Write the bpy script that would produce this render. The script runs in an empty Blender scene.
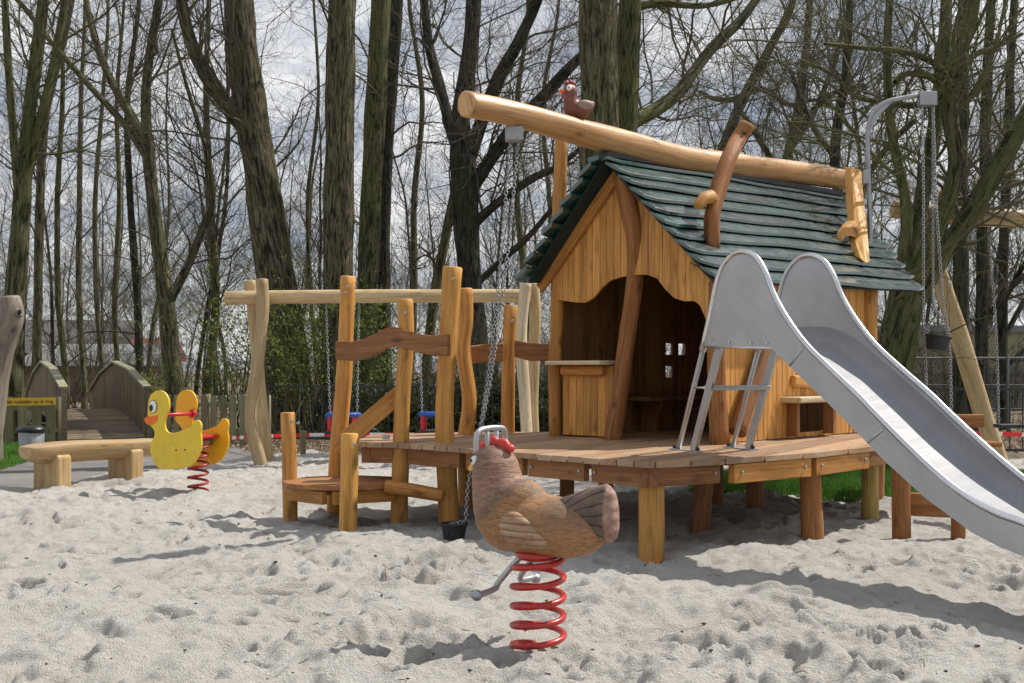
import bpy, math, random
import numpy as np
from mathutils import Vector, Matrix
random.seed(7)
RNG = np.random.default_rng(11)
R = math.radians
F, CX, HY, CH = 1150.0, 512.0, 370.0, 1.1
ZD = 0.58                                   # deck height
C = bpy.context.scene.collection

def at(px, py, Y):
    return np.array([(px-CX)/F*Y, Y, CH-(py-HY)/F*Y])
def gnd(px, py, z=0.0):
    Y = (CH-z)*F/(py-HY); return np.array([(px-CX)/F*Y, Y, z])
def onplane(px, py, P, d):                  # vertical plane through P with horizontal direction d
    k = (px-CX)/F
    t = (P[0]-k*P[1])/(k*d[1]-d[0]); Y = P[1]+t*d[1]
    return t, CH-(py-HY)/F*Y
# ------------------------------------------------------------------ noise
_lat = RNG.random((256, 256))
def vn(x, y, seed=0):
    x = np.asarray(x, float)+seed*37.31; y = np.asarray(y, float)+seed*17.77
    xi = np.floor(x).astype(int); yi = np.floor(y).astype(int)
    fx = x-xi; fy = y-yi; fx = fx*fx*fx*(fx*(fx*6-15)+10); fy = fy*fy*fy*(fy*(fy*6-15)+10)
    a = _lat[xi & 255, yi & 255]; b = _lat[(xi+1) & 255, yi & 255]
    c = _lat[xi & 255, (yi+1) & 255]; d = _lat[(xi+1) & 255, (yi+1) & 255]
    return (a*(1-fx)+b*fx)*(1-fy)+(c*(1-fx)+d*fx)*fy-.5
def fbm(x, y, s, o=4, seed=0, g=.5):
    v = 0; a = 1
    for k in range(o):
        v = v+a*vn(np.asarray(x)*s, np.asarray(y)*s, seed+k); s *= 2.03; a *= g
    return v
# ------------------------------------------------------------------ objects
ORG = {}
def prop(o, label=None, cat=None, group=None, kind=None):
    for k, v in (('label', label), ('category', cat), ('group', group), ('kind', kind)):
        if v: o[k] = v
    return o
def thing(name, label, cat, loc=(0, 0, 0), rot=0, group=None, local=False):
    o = bpy.data.objects.new(name, None); C.objects.link(o)
    o.location = loc; o.rotation_euler = (0, 0, rot); o.empty_display_size = .1
    ORG[o.name] = (0, 0, 0) if local else tuple(loc)
    return prop(o, label, cat, group)
def link(name, me, parent=None):
    o = bpy.data.objects.new(name, me); C.objects.link(o)
    if parent is not None:
        o.parent = parent; ORG[o.name] = ORG.get(parent.name, (0, 0, 0))
    else: ORG[o.name] = (0, 0, 0)
    return o
def copytree(o, parent=None, **kw):
    c = o.copy(); C.objects.link(c)
    if parent is not None: c.parent = parent
    for ch in list(o.children): copytree(ch, c)
    for k, v in kw.items(): c[k] = v
    return c
def nrm(v):
    v = np.asarray(v, float); n = np.linalg.norm(v); return v/n if n > 1e-9 else v
def spline(pts, k=6):
    P = np.array(pts, float); n = len(P)
    if n < 3:
        t = np.linspace(0, 1, k+1)[:, None]; return P[0]*(1-t)+P[-1]*t
    Q = np.vstack([2*P[0]-P[1], P, 2*P[-1]-P[-2]]); out = []
    for i in range(n-1):
        a, b, c, d = Q[i:i+4]
        for j in range(k):
            t = j/k
            out.append(.5*((2*b)+(c-a)*t+(2*a-5*b+4*c-d)*t*t+(-a+3*b-3*c+d)*t**3))
    out.append(P[-1]); return np.array(out)

class MB:
    def __init__(s): s.V = []; s.F = []; s.U = []; s.T = []; s.S = []
    def face(s, idx, uv, tone=0., smooth=False):
        s.F.append(idx); s.U.append(uv); s.T.append(tone); s.S.append(smooth)
    def tube(s, pts, rad, n=10, cap=True, wob=0., prof=None, tone=None, k=5, up=(0, 0, 1), smooth=True, flat=(1, 1), closed=False):
        """pts (with optional per-point radius) splined; UV v runs along the length"""
        P = np.array(pts, float)
        rad = np.full(len(P), float(rad)) if np.isscalar(rad) else np.array(rad, float)
        if k > 1 and len(P) > 2 and not closed:
            A = spline(np.column_stack([P, rad]), k); P = A[:, :3]; rad = A[:, 3]
        elif k > 1 and len(P) == 2 and wob:
            A = spline(np.column_stack([P, rad]), 8); P = A[:, :3]; rad = A[:, 3]
        tone = random.uniform(-1, 1) if tone is None else tone
        off = random.uniform(0, 50)
        m = len(P); tan = np.zeros_like(P)
        if closed: tan = np.roll(P, -1, 0)-np.roll(P, 1, 0)
        else: tan[1:-1] = P[2:]-P[:-2]; tan[0] = P[1]-P[0]; tan[-1] = P[-1]-P[-2]
        tan = np.array([nrm(t) for t in tan])
        u = nrm(np.cross(up, tan[0])) if abs(np.dot(up, tan[0])) < .97 else nrm(np.cross((0, 1, .01), tan[0]))
        base = len(s.V); L = 0; Ls = []
        ph = random.uniform(0, 9)
        for i in range(m):
            u = nrm(u-tan[i]*np.dot(u, tan[i])); w = np.cross(tan[i], u)
            if i: L += np.linalg.norm(P[i]-P[i-1])
            Ls.append(L)
            for j in range(n):
                a = 2*math.pi*j/n
                r = rad[i]
                if wob: r *= 1+wob*(math.sin(2*a+ph+L*3)+.6*math.sin(3*a+ph*2-L*5)+1.5*float(vn(ph*3+j*.9, L*6)))
                if prof is not None: q = P[i]+r*(prof[j][0]*u+prof[j][1]*w)
                else: q = P[i]+r*(math.cos(a)*u*flat[0]+math.sin(a)*w*flat[1])
                s.V.append(tuple(q))
        rr = float(np.mean(rad))
        for i in range(m if closed else m-1):
            i2 = (i+1) % m
            for j in range(n):
                j2 = (j+1) % n
                u0 = off+j/n*6.28*rr; u1 = off+(j+1)/n*6.28*rr; v0 = off+Ls[i]; v1 = off+(Ls[i2] if i2 else L+.1)
                s.face((base+i*n+j, base+i*n+j2, base+i2*n+j2, base+i2*n+j), ((u0, v0), (u1, v0), (u1, v1), (u0, v1)), tone, smooth)
        if cap and not closed:
            for b, rev in ((base, True), (base+(m-1)*n, False)):
                idx = list(range(b, b+n)); cc = np.mean([s.V[i] for i in idx], 0)
                # small chamfered end: ring pulled in and out
                t = tan[0 if rev else -1]*(-1 if rev else 1); r0 = rad[0 if rev else -1]
                nb = len(s.V)
                for i in idx: s.V.append(tuple(cc+(np.array(s.V[i])-cc)*.86+t*r0*.10))
                for j in range(n):
                    j2 = (j+1) % n; q = (idx[j], idx[j2], nb+j2, nb+j)
                    if rev: q = q[::-1]
                    s.face(q, ((off, off),)*4, tone, smooth)
                cap_ = tuple(range(nb, nb+n)); cap_ = cap_[::-1] if rev else cap_
                s.face(cap_, [(off+math.cos(6.28*j/n)*r0*.3, off+math.sin(6.28*j/n)*r0*.08) for j in range(n)], tone+.6, False)
        return s
    def prism(s, outline, O, U, W, th, tone=None, grain=0, bend=None, smooth=False):
        """polygon outline (a,b) in the plane O + aU + bW, thickness th along UxW centred; grain = axis index of the grain"""
        O = np.array(O, float); U = np.array(U, float); W = np.array(W, float); N = nrm(np.cross(U, W))
        tone = random.uniform(-1, 1) if tone is None else tone
        ox, oy = random.uniform(0, 50), random.uniform(0, 50); n = len(outline); b = len(s.V)
        for sg in (.5, -.5):
            for (x, y) in outline: s.V.append(tuple(O+U*x+W*y+N*th*sg))
        uv = [((x+ox, y+oy) if grain == 1 else (y+ox, x+oy)) for (x, y) in outline]
        area = sum(outline[i][0]*outline[(i+1) % n][1]-outline[(i+1) % n][0]*outline[i][1] for i in range(n))
        f1 = tuple(range(b, b+n)); f2 = tuple(range(b+n, b+2*n))[::-1]
        if area < 0: f1, uv1 = f1[::-1], uv[::-1]
        else: uv1 = uv
        s.face(f1, uv1, tone)
        s.face(f2 if area > 0 else f2[::-1], uv[::-1] if area > 0 else uv, tone)
        for i in range(n):
            j = (i+1) % n; q = (b+i, b+n+i, b+n+j, b+j); e = th
            uq = (uv[i], (uv[i][0]+e, uv[i][1]), (uv[j][0]+e, uv[j][1]), uv[j])
            if area < 0: q = q[::-1]; uq = uq[::-1]
            s.face(q, uq, tone+.15, smooth)
        return s
    def plank(s, A, B, w, th, up=(0, 0, 1), tone=None):
        """box from A to B; w measured across (perp to 'up' and length), th along 'up'"""
        A = np.array(A, float); B = np.array(B, float); L = np.linalg.norm(B-A); d = (B-A)/L
        side = nrm(np.cross(d, up)); O = (A+B)/2
        return s.prism([(-w/2, -L/2), (w/2, -L/2), (w/2, L/2), (-w/2, L/2)], O, side, d, th, tone, grain=1)
    def box(s, c, sx, sy, sz, rot=0, tone=None):
        ca, sa = math.cos(rot), math.sin(rot); c = np.array(c, float)
        return s.prism([(-sx/2, -sy/2), (sx/2, -sy/2), (sx/2, sy/2), (-sx/2, sy/2)], c, (ca, sa, 0), (-sa, ca, 0), sz, tone)
    def ell(s, c, r, n=16, m=10, ax=None, tone=0.):
        c = np.array(c, float); b = len(s.V); M = np.eye(3) if ax is None else np.array(ax)
        for i in range(m+1):
            th = math.pi*i/m
            for j in range(n):
                a = 2*math.pi*j/n
                v = np.array([r[0]*math.sin(th)*math.cos(a), r[1]*math.sin(th)*math.sin(a), r[2]*math.cos(th)])
                s.V.append(tuple(c+M.T@v))
        for i in range(m):
            for j in range(n):
                j2 = (j+1) % n
                s.face((b+i*n+j, b+(i+1)*n+j, b+(i+1)*n+j2, b+i*n+j2), ((j*.05, i*.05), (j*.05, i*.05+.05), (j*.05+.05, i*.05+.05), (j*.05+.05, i*.05)), tone, True)
        return s
    def mesh(s, name, mat, org=(0, 0, 0)):
        me = bpy.data.meshes.new(name)
        V = np.array(s.V, float)-np.array(org)
        me.from_pydata(V.tolist(), [], s.F)
        uvl = me.uv_layers.new(name='UVMap')
        uvl.data.foreach_set('uv', np.array([c for f in s.U for c in f], float).ravel())
        me.polygons.foreach_set('use_smooth', np.array(s.S, bool))
        at_ = me.attributes.new('tone', 'FLOAT', 'FACE'); at_.data.foreach_set('value', np.array(s.T, float))
        for mm in (mat if isinstance(mat, (list, tuple)) else [mat]): me.materials.append(mm)
        me.update(); return me
    def build(s, name, mat, parent=None, bevel=0., **kw):
        me = s.mesh(name, mat, ORG.get(parent.name, (0, 0, 0)) if parent is not None else (0, 0, 0))
        o = link(name, me, parent)
        if bevel:
            b = o.modifiers.new('bev', 'BEVEL'); b.width = bevel; b.segments = 2; b.limit_method = 'ANGLE'; b.angle_limit = R(40)
        return prop(o, **kw) if kw else o

def quick(name, V, quads, mat, parent=None, uv=None, smooth=True, ns=4):
    """numpy mesh of equal-sized faces"""
    me = bpy.data.meshes.new(name)
    V = np.asarray(V, np.float32); Q = np.asarray(quads, np.int32)
    org = np.array(ORG.get(parent.name, (0, 0, 0)) if parent is not None else (0, 0, 0), np.float32)
    me.vertices.add(len(V)); me.vertices.foreach_set('co', (V-org).ravel())
    me.loops.add(Q.size); me.loops.foreach_set('vertex_index', Q.ravel())
    me.polygons.add(len(Q)); me.polygons.foreach_set('loop_start', np.arange(0, Q.size, ns, dtype=np.int32))
    me.polygons.foreach_set('use_smooth', np.full(len(Q), smooth))
    if uv is not None:
        l = me.uv_layers.new(name='UVMap'); l.data.foreach_set('uv', np.asarray(uv, np.float32).ravel())
    me.materials.append(mat); me.update(calc_edges=True)
    return link(name, me, parent)
# ------------------------------------------------------------------ materials
def newmat(name):
    m = bpy.data.materials.new(name); m.use_nodes = True; nt = m.node_tree
    for n in list(nt.nodes): nt.nodes.remove(n)
    return m, nt
class G:
    def __init__(s, nt): s.nt = nt
    def n(s, t, **kw):
        x = s.nt.nodes.new(t)
        for k, v in kw.items():
            if k.startswith('i_'): x.inputs[k[2:].replace('_', ' ')].default_value = v
            else: setattr(x, k, v)
        return x
    def l(s, a, b): s.nt.links.new(a, b)
    def noise(s, vec, scale, detail=3, rough=.55, dist=0):
        x = s.n('ShaderNodeTexNoise'); x.inputs['Scale'].default_value = scale; x.inputs['Detail'].default_value = detail
        x.inputs['Roughness'].default_value = rough; x.inputs['Distortion'].default_value = dist
        if vec is not None: s.l(vec, x.inputs['Vector'])
        return x.outputs['Fac']
    def map(s, vec, sc=(1, 1, 1), loc=(0, 0, 0), rot=(0, 0, 0)):
        x = s.n('ShaderNodeMapping'); x.inputs['Scale'].default_value = sc; x.inputs['Location'].default_value = loc; x.inputs['Rotation'].default_value = rot
        s.l(vec, x.inputs['Vector']); return x.outputs['Vector']
    def ramp(s, f, stops, interp='LINEAR'):
        x = s.n('ShaderNodeValToRGB'); cr = x.color_ramp; cr.interpolation = interp
        while len(cr.elements) < len(stops): cr.elements.new(.5)
        for e, (p, c) in zip(cr.elements, stops):
            e.position = p; e.color = (*c, 1) if len(c) == 3 else c
        s.l(f, x.inputs['Fac']); return x.outputs['Color']
    def mix(s, f, a, b, mode='MIX'):
        x = s.n('ShaderNodeMix', data_type='RGBA', blend_type=mode)
        for sock, v in ((x.inputs[0], f), (x.inputs[6], a), (x.inputs[7], b)):
            if hasattr(v, 'is_linked') or isinstance(v, bpy.types.NodeSocket): s.l(v, sock)
            elif isinstance(v, (int, float)): sock.default_value = v
            else: sock.default_value = (*v, 1)
        return x.outputs[2]
    def math(s, op, a, b=None, c=None, clamp=False):
        x = s.n('ShaderNodeMath', operation=op, use_clamp=clamp)
        for i, v in enumerate((a, b, c)):
            if v is None: continue
            if isinstance(v, bpy.types.NodeSocket): s.l(v, x.inputs[i])
            else: x.inputs[i].default_value = v
        return x.outputs[0]
    def rng(s, v, a, b, c=0., d=1.):
        x = s.n('ShaderNodeMapRange'); s.l(v, x.inputs[0])
        for i, q in enumerate((a, b, c, d)): x.inputs[i+1].default_value = q
        return x.outputs[0]
    def out(s, col, rough=.6, metal=0., bump=None, bs=.3, bd=.01, spec=.5, coat=0., **kw):
        p = s.n('ShaderNodeBsdfPrincipled')
        for sock, v in (('Base Color', col), ('Roughness', rough), ('Metallic', metal)):
            if isinstance(v, bpy.types.NodeSocket): s.l(v, p.inputs[sock])
            elif isinstance(v, (tuple, list)): p.inputs[sock].default_value = (*v, 1)
            else: p.inputs[sock].default_value = v
        p.inputs['Specular IOR Level'].default_value = spec
        if coat: p.inputs['Coat Weight'].default_value = coat; p.inputs['Coat Roughness'].default_value = .15
        if bump is not None:
            b = s.n('ShaderNodeBump'); b.inputs['Strength'].default_value = bs; b.inputs['Distance'].default_value = bd
            s.l(bump, b.inputs['Height']); s.l(b.outputs[0], p.inputs['Normal'])
        o = s.n('ShaderNodeOutputMaterial'); s.l(p.outputs[0], o.inputs[0]); return p

def wood(name, c1, c2, dark, rough=.58, var=.20, knots=.85, sx=48, sy=2.6, weather=None, spec=.35, bs=.6):
    m, nt = newmat(name); g = G(nt)
    uv = g.n('ShaderNodeTexCoord').outputs['UV']
    wv = g.map(uv, (6, 1.2, 1)); w = g.noise(wv, 1.0, 2)
    gr = g.noise(g.map(uv, (sx, sy, 1)), 1.0, 4, .6, .6)
    fine = g.noise(g.map(uv, (sx*5, sy*4, 1)), 1.0, 2)
    col = g.ramp(gr, [(.28, c2), (.52, c1), (.75, tuple(min(1, x*1.15) for x in c1))])
    col = g.mix(g.rng(fine, .42, .72, 0., .38), col, dark)
    crk = g.noise(g.map(uv, (85, 1.6, 1)), 1.0, 3, .5)
    col = g.mix(g.rng(crk, .61, .68, 0, .85), col, dark)
    st_ = g.noise(g.map(uv, (16, 1.1, 1)), 1.0, 4, .6, .4)
    col = g.mix(g.rng(st_, .48, .68, 0, .7), col, tuple(x*.62 for x in c2))
    big = g.noise(g.map(uv, (5, 1.5, 1)), 1.0, 3)
    col = g.mix(g.rng(big, .45, .75, 0, .55), col, c2)
    # knots
    vo = g.n('ShaderNodeTexVoronoi'); vo.inputs['Scale'].default_value = 1.0
    wz = g.n('ShaderNodeVectorMath', operation='ADD'); wn_ = g.n('ShaderNodeTexNoise'); wn_.inputs['Scale'].default_value = 14; g.l(uv, wn_.inputs['Vector'])
    ws = g.n('ShaderNodeVectorMath', operation='SCALE'); g.l(wn_.outputs['Color'], ws.inputs[0]); ws.inputs['Scale'].default_value = .25
    g.l(g.map(uv, (10, 4.2, 1)), wz.inputs[0]); g.l(ws.outputs[0], wz.inputs[1]); g.l(wz.outputs[0], vo.inputs['Vector'])
    kn = g.rng(vo.outputs['Distance'], .05, .30, knots, 0.)
    rnd = g.math('GREATER_THAN', g.n('ShaderNodeSeparateColor').outputs[0], .4)
    sc = nt.nodes[-2] if False else None
    sep = [n for n in nt.nodes if n.type == 'SEPARATE_COLOR'][0]; g.l(vo.outputs['Color'], sep.inputs[0])
    kf = g.math('MULTIPLY', kn, rnd)
    col = g.mix(kf, col, dark)
    if weather:
        wn = g.noise(g.map(uv, (12, 2, 1)), 1.0, 4, .65)
        col = g.mix(g.rng(wn, .4, .65, 0, .75), col, weather)
    at_ = g.n('ShaderNodeAttribute', attribute_name='tone')
    hs = g.n('ShaderNodeHueSaturation'); g.l(col, hs.inputs['Color'])
    g.l(g.math('MULTIPLY_ADD', at_.outputs['Fac'], var, 1.0), hs.inputs['Value'])
    g.l(g.math('MULTIPLY_ADD', at_.outputs['Fac'], .003, .5), hs.inputs['Hue'])
    bh = g.math('ADD', g.math('ADD', g.math('MULTIPLY', gr, .7), g.math('MULTIPLY', crk, -.5)), g.math('MULTIPLY', kf, -.5))
    g.out(hs.outputs[0], g.rng(gr, .3, .7, rough+.1, rough-.08), 0, bh, bs, .004, spec)
    return m
def paint(name, c, rough=.4, var=.1, coat=0., metal=0., scale=8, dirt=None, spec=.5, bs=.05):
    m, nt = newmat(name); g = G(nt); tc = g.n('ShaderNodeTexCoord').outputs['Object']
    n1 = g.noise(tc, scale, 5, .6)
    col = g.mix(g.rng(n1, .35, .7, 0, 1), c, tuple(x*(1-var) for x in c))
    if dirt: col = g.mix(g.rng(g.noise(tc, scale*3, 6, .7), .52, .75, 0, .7), col, dirt)
    g.out(col, g.rng(n1, .3, .7, rough*.85, rough*1.2), metal, g.noise(tc, scale*12, 3), bs, .002, spec, coat)
    return m

M = {}
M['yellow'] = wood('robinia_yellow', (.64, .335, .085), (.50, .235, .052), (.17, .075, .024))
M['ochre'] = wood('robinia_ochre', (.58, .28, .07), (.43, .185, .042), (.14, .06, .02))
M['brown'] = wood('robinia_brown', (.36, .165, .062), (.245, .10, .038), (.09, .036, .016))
M['red'] = wood('robinia_red', (.37, .17, .065), (.235, .092, .034), (.085, .032, .015), rough=.7, spec=.2)
M['beam'] = wood('ridge_log_wood', (.60, .34, .13), (.47, .235, .078), (.17, .07, .03), rough=.40, sx=26, sy=1.6, spec=.6)
M['pale'] = wood('pale_pine', (.56, .42, .235), (.43, .30, .15), (.20, .12, .06), knots=.4)
M['white'] = wood('peeled_pale_wood', (.66, .56, .38), (.52, .41, .25), (.25, .17, .1), knots=.3)
M['shelf'] = wood('sun_brightened_shelf_wood', (.80, .68, .47), (.66, .53, .33), (.3, .2, .1), knots=.3)  # pale wood, colour brightened further to imitate sunlight on the shelves
M['deck'] = wood('deck_boards', (.42, .25, .135), (.31, .17, .085), (.12, .06, .03), var=.25, weather=(.38, .29, .205))
M['wall'] = wood('wall_boards', (.70, .365, .098), (.56, .26, .062), (.20, .08, .024), var=.2, knots=.7)
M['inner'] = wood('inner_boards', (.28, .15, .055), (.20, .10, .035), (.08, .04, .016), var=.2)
M['bench'] = wood('bench_wood', (.45, .30, .135), (.33, .205, .085), (.12, .07, .03), weather=(.36, .27, .165))
M['olive'] = wood('olive_wood', (.36, .26, .08), (.27, .18, .05), (.1, .06, .02))
M['oldwood'] = wood('old_fence_wood', (.26, .225, .135), (.18, .155, .09), (.05, .045, .03), weather=(.17, .18, .09), var=.3)
M['bridge'] = wood('bridge_wood', (.24, .185, .125), (.16, .12, .08), (.05, .04, .03), weather=(.165, .145, .095), var=.25, rough=.8)
M['bridgetop'] = wood('bridge_cap_wood', (.40, .38, .26), (.3, .28, .19), (.12, .1, .07), weather=(.30, .33, .18))
M['dead'] = wood('barkless_trunk', (.27, .23, .185), (.18, .15, .12), (.045, .035, .027), sx=25, sy=3, knots=.9)

def mk_roof():
    m, nt = newmat('green_roof_boards'); g = G(nt); uv = g.n('ShaderNodeTexCoord').outputs['UV']
    n1 = g.noise(g.map(uv, (4, 2.2, 1)), 1., 5, .62); n2 = g.noise(g.map(uv, (60, 3, 1)), 1., 4, .6)
    n3 = g.noise(g.map(uv, (14, 6, 1)), 1., 4, .7)
    col = g.ramp(n1, [(.32, (.003, .026, .022)), (.5, (.005, .042, .036)), (.66, (.012, .072, .062))])
    col = g.mix(g.rng(n3, .66, .86, 0, .15), col, (.08, .20, .18))  # faint pale patches paint the glossy sheen into the board colour
    at_ = g.n('ShaderNodeAttribute', attribute_name='tone')
    hs = g.n('ShaderNodeHueSaturation'); g.l(col, hs.inputs['Color']); g.l(g.math('MULTIPLY_ADD', at_.outputs['Fac'], .2, 1.), hs.inputs['Value'])
    g.out(hs.outputs[0], g.rng(n3, .3, .7, .2, .36), 0, g.math('ADD', g.math('MULTIPLY', n2, .2), g.math('MULTIPLY', n1, 2.5)), .4, .01, 1., .8)
    return m
M['roof'] = mk_roof()
def mk_steel(name, c, r0, r1, metal=1., brush=True):
    m, nt = newmat(name); g = G(nt); tc = g.n('ShaderNodeTexCoord').outputs['UV']
    n1 = g.noise(g.map(tc, (2.5, 2.5, 1)), 1., 4, .6)
    br = g.noise(g.map(g.map(tc, rot=(0, 0, -1.03)), (60, 1.6, 1)), 1., 4, .6)
    col = g.mix(g.rng(n1, .35, .7, 0, 1), c, tuple(x*.82 for x in c))
    col = g.mix(g.rng(br, .42, .68, 0, .35), col, tuple(x*.72 for x in c))
    g.out(col, g.math('ADD', g.rng(n1, .3, .7, r0, r1), g.math('MULTIPLY', br, .12)), metal, br if brush else n1, .12, .002)
    return m
M['steel'] = mk_steel('brushed_steel', (.49, .50, .525), .26, .38, .68)
M['steelbed'] = mk_steel('slide_bed_steel', (.30, .305, .325), .5, .62, .12, brush=False)
M['rim'] = mk_steel('rim_steel', (.72, .73, .75), .16, .25, brush=False)
M['galv'] = mk_steel('galvanised_steel', (.42, .43, .45), .4, .55)
M['legsteel'] = mk_steel('leg_steel', (.50, .51, .53), .35, .5)
M['redspring'] = paint('red_spring_paint', (.50, .018, .014), .32, .25, .3, dirt=(.30, .05, .04), scale=25)
M['darkredspring'] = paint('dark_red_spring_paint', (.38, .02, .022), .4, .3, scale=20)
M['redwood'] = paint('red_comb_paint', (.62, .045, .04), .4, .25, dirt=(.35, .05, .04), scale=30)
M['duckyellow'] = paint('yellow_panel', (.78, .55, .035), .36, .10, .1, dirt=(.52, .38, .06), scale=6)
M['duckorange'] = paint('amber_panel', (.82, .43, .015), .36, .10, .1, dirt=(.55, .30, .04), scale=6)
M['beakorange'] = paint('beak_orange', (.82, .17, .02), .35, .08)
M['blackpaint'] = paint('black_paint', (.012, .012, .012), .4, .2)
M['seatdark'] = paint('dark_red_comb', (.28, .03, .03), .45, .3, scale=20)
M['crumb'] = paint('dark_crumb', (.07, .055, .045), .8, .4)
M['darkgreen'] = paint('dark_green_underside', (.010, .028, .026), .7, .3)
M['whitepaint'] = paint('white_paint', (.8, .8, .78), .4, .06)
M['rubber'] = paint('black_rubber', (.022, .022, .024), .6, .3, dirt=(.10, .095, .085), scale=14)
M['bluepaint'] = paint('blue_paint', (.02, .09, .42), .35, .15)
M['seatred'] = paint('red_paint', (.55, .02, .03), .35, .15)
M['fence'] = paint('black_railing_paint', (.02, .022, .024), .5, .2)
M['mesh'] = paint('galvanised_wire', (.12, .13, .13), .5, .2)
M['yellowtape'] = paint('yellow_banner', (.72, .45, .02), .5, .2)
M['bin'] = paint('grey_bin_metal', (.33, .34, .35), .45, .15, metal=.5)
M['darkbrown'] = paint('dark_brown_paint', (.13, .05, .03), .5, .3)
M['birdbrown'] = paint('bird_brown_paint', (.19, .055, .032), .45, .35, scale=18, dirt=(.28, .12, .08), bs=.4)
M['birdwing'] = paint('bird_wing_paint', (.34, .22, .17), .5, .3, scale=22, dirt=(.2, .10, .08), bs=.4)

def mk_sand():
    m, nt = newmat('sand'); g = G(nt); tc = g.n('ShaderNodeTexCoord').outputs['Object']
    n1 = g.noise(tc, 1.3, 5, .6); n2 = g.noise(tc, 14, 6, .7); n3 = g.noise(tc, 130, 3, .7); n4 = g.noise(tc, 420, 2, .6)
    col = g.ramp(n1, [(.3, (.585, .555, .505)), (.5, (.65, .625, .58)), (.7, (.69, .67, .635))])
    col = g.mix(g.rng(n2, .5, .78, 0, .5), col, (.43, .365, .29))
    col = g.mix(g.rng(n3, .58, .70, 0, .6), col, (.22, .19, .16))
    col = g.mix(g.rng(n4, .60, .75, 0, .5), col, (.66, .64, .60))
    v = g.n('ShaderNodeTexVoronoi'); v.inputs['Scale'].default_value = 17; g.l(tc, v.inputs['Vector'])
    sp = g.rng(v.outputs['Distance'], .06, .11, 1, 0); sep = g.n('ShaderNodeSeparateColor'); g.l(v.outputs['Color'], sep.inputs[0])
    col = g.mix(g.math('MULTIPLY', sp, g.math('GREATER_THAN', sep.outputs[0], .78)), col, (.10, .075, .05))
    n5 = g.noise(tc, 45, 4, .7)
    h = g.math('ADD', g.math('MULTIPLY', n2, .8), g.math('ADD', g.math('ADD', g.math('MULTIPLY', n3, .62), g.math('MULTIPLY', n5, .22)), g.math('MULTIPLY', n4, .12)))
    g.out(col, .95, 0, h, 1., .042, .15)
    return m
M['sand'] = mk_sand()
def mk_dirt():
    m, nt = newmat('woodland_ground'); g = G(nt); tc = g.n('ShaderNodeTexCoord').outputs['Object']
    n1 = g.noise(tc, .35, 4); n2 = g.noise(tc, 6, 6, .7); n3 = g.noise(tc, 45, 4, .7)
    col = g.ramp(n2, [(.3, (.11, .088, .065)), (.5, (.20, .165, .125)), (.7, (.29, .245, .19))])
    col = g.mix(g.rng(n1, .48, .62, 0, .55), col, (.055, .075, .025))
    g.out(col, .95, 0, g.math('ADD', n2, g.math('MULTIPLY', n3, .4)), .8, .05, .1)
    return m
M['dirt'] = mk_dirt()
def mk_path():
    m, nt = newmat('asphalt_path'); g = G(nt); tc = g.n('ShaderNodeTexCoord').outputs['Object']
    n1 = g.noise(tc, 1.2, 5); n2 = g.noise(tc, 90, 3, .7)
    col = g.ramp(n1, [(.3, (.135, .13, .125)), (.7, (.20, .19, .178))])
    col = g.mix(g.rng(n2, .5, .75, 0, .6), col, (.30, .285, .26))
    g.out(col, .9, 0, n2, .5, .006, .2)
    return m
M['path'] = mk_path()
def mk_bark(name, c1, c2, moss, mossamt=.6, furrow=1.):
    m, nt = newmat(name); g = G(nt); T = g.n('ShaderNodeTexCoord'); uv = T.outputs['UV']
    r = g.noise(g.map(uv, (20, 3.0, 1)), 1., 5, .66, .9); n2 = g.noise(g.map(uv, (1.3, .5, 1)), 1., 4)
    n3 = g.noise(g.map(uv, (90, 30, 1)), 1., 3)
    col = g.ramp(r, [(.40, tuple(x*.35 for x in c2)), (.5, c2), (.6, c1)])
    col = g.mix(g.rng(n2, .38, .62, 0, mossamt), col, moss, 'MIX')
    col = g.mix(g.rng(n3, .5, .8, 0, .3), col, tuple(x*1.6 for x in c1))
    col = g.mix(g.rng(r, .48, .40, 0, .85), col, tuple(x*.25 for x in c2))
    g.out(col, .9, 0, g.math('ADD', r, g.math('MULTIPLY', n3, .2)), 1., .07*furrow, .2)
    return m
M['bark'] = mk_bark('mossy_bark', (.20, .18, .125), (.11, .098, .064), (.135, .14, .048))
M['barkbrown'] = mk_bark('brown_furrowed_bark', (.19, .165, .11), (.092, .077, .05), (.13, .13, .05), .5)
M['barkgreen'] = mk_bark('green_mossy_bark', (.15, .14, .08), (.085, .08, .045), (.12, .128, .045), .8, .6)
M['barkdark'] = mk_bark('dark_bark', (.085, .076, .06), (.048, .042, .033), (.055, .06, .028), .5, .7)
def mk_twig(name, a, b):
    m, nt = newmat(name); g = G(nt); tc = g.n('ShaderNodeTexCoord').outputs['Object']
    n1 = g.noise(tc, .8, 3)
    g.out(g.mix(g.rng(n1, .4, .6, 0, 1), a, b), .85, spec=.2); return m
M['twig'] = mk_twig('twig_bark', (.115, .105, .07), (.09, .075, .06))
M['twiggreen'] = mk_twig('mossy_twig', (.125, .13, .05), (.095, .085, .06))
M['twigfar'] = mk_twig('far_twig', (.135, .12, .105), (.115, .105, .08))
def mk_leaf(name, a, b, tr=.25):
    m, nt = newmat(name); g = G(nt); tc = g.n('ShaderNodeTexCoord').outputs['Object']
    n1 = g.noise(tc, 9, 4, .8)
    p = g.out(g.mix(g.rng(n1, .35, .65, 0, 1), a, b), .6, spec=.3)
    d = g.n('ShaderNodeBsdfTranslucent'); d.inputs[0].default_value = (*[x*1.3 for x in b], 1)
    mx = g.n('ShaderNodeMixShader'); mx.inputs[0].default_value = tr
    o = [n for n in nt.nodes if n.type == 'OUTPUT_MATERIAL'][0]
    g.l(p.outputs[0], mx.inputs[1]); g.l(d.outputs[0], mx.inputs[2]); g.l(mx.outputs[0], o.inputs[0])
    return m
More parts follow.
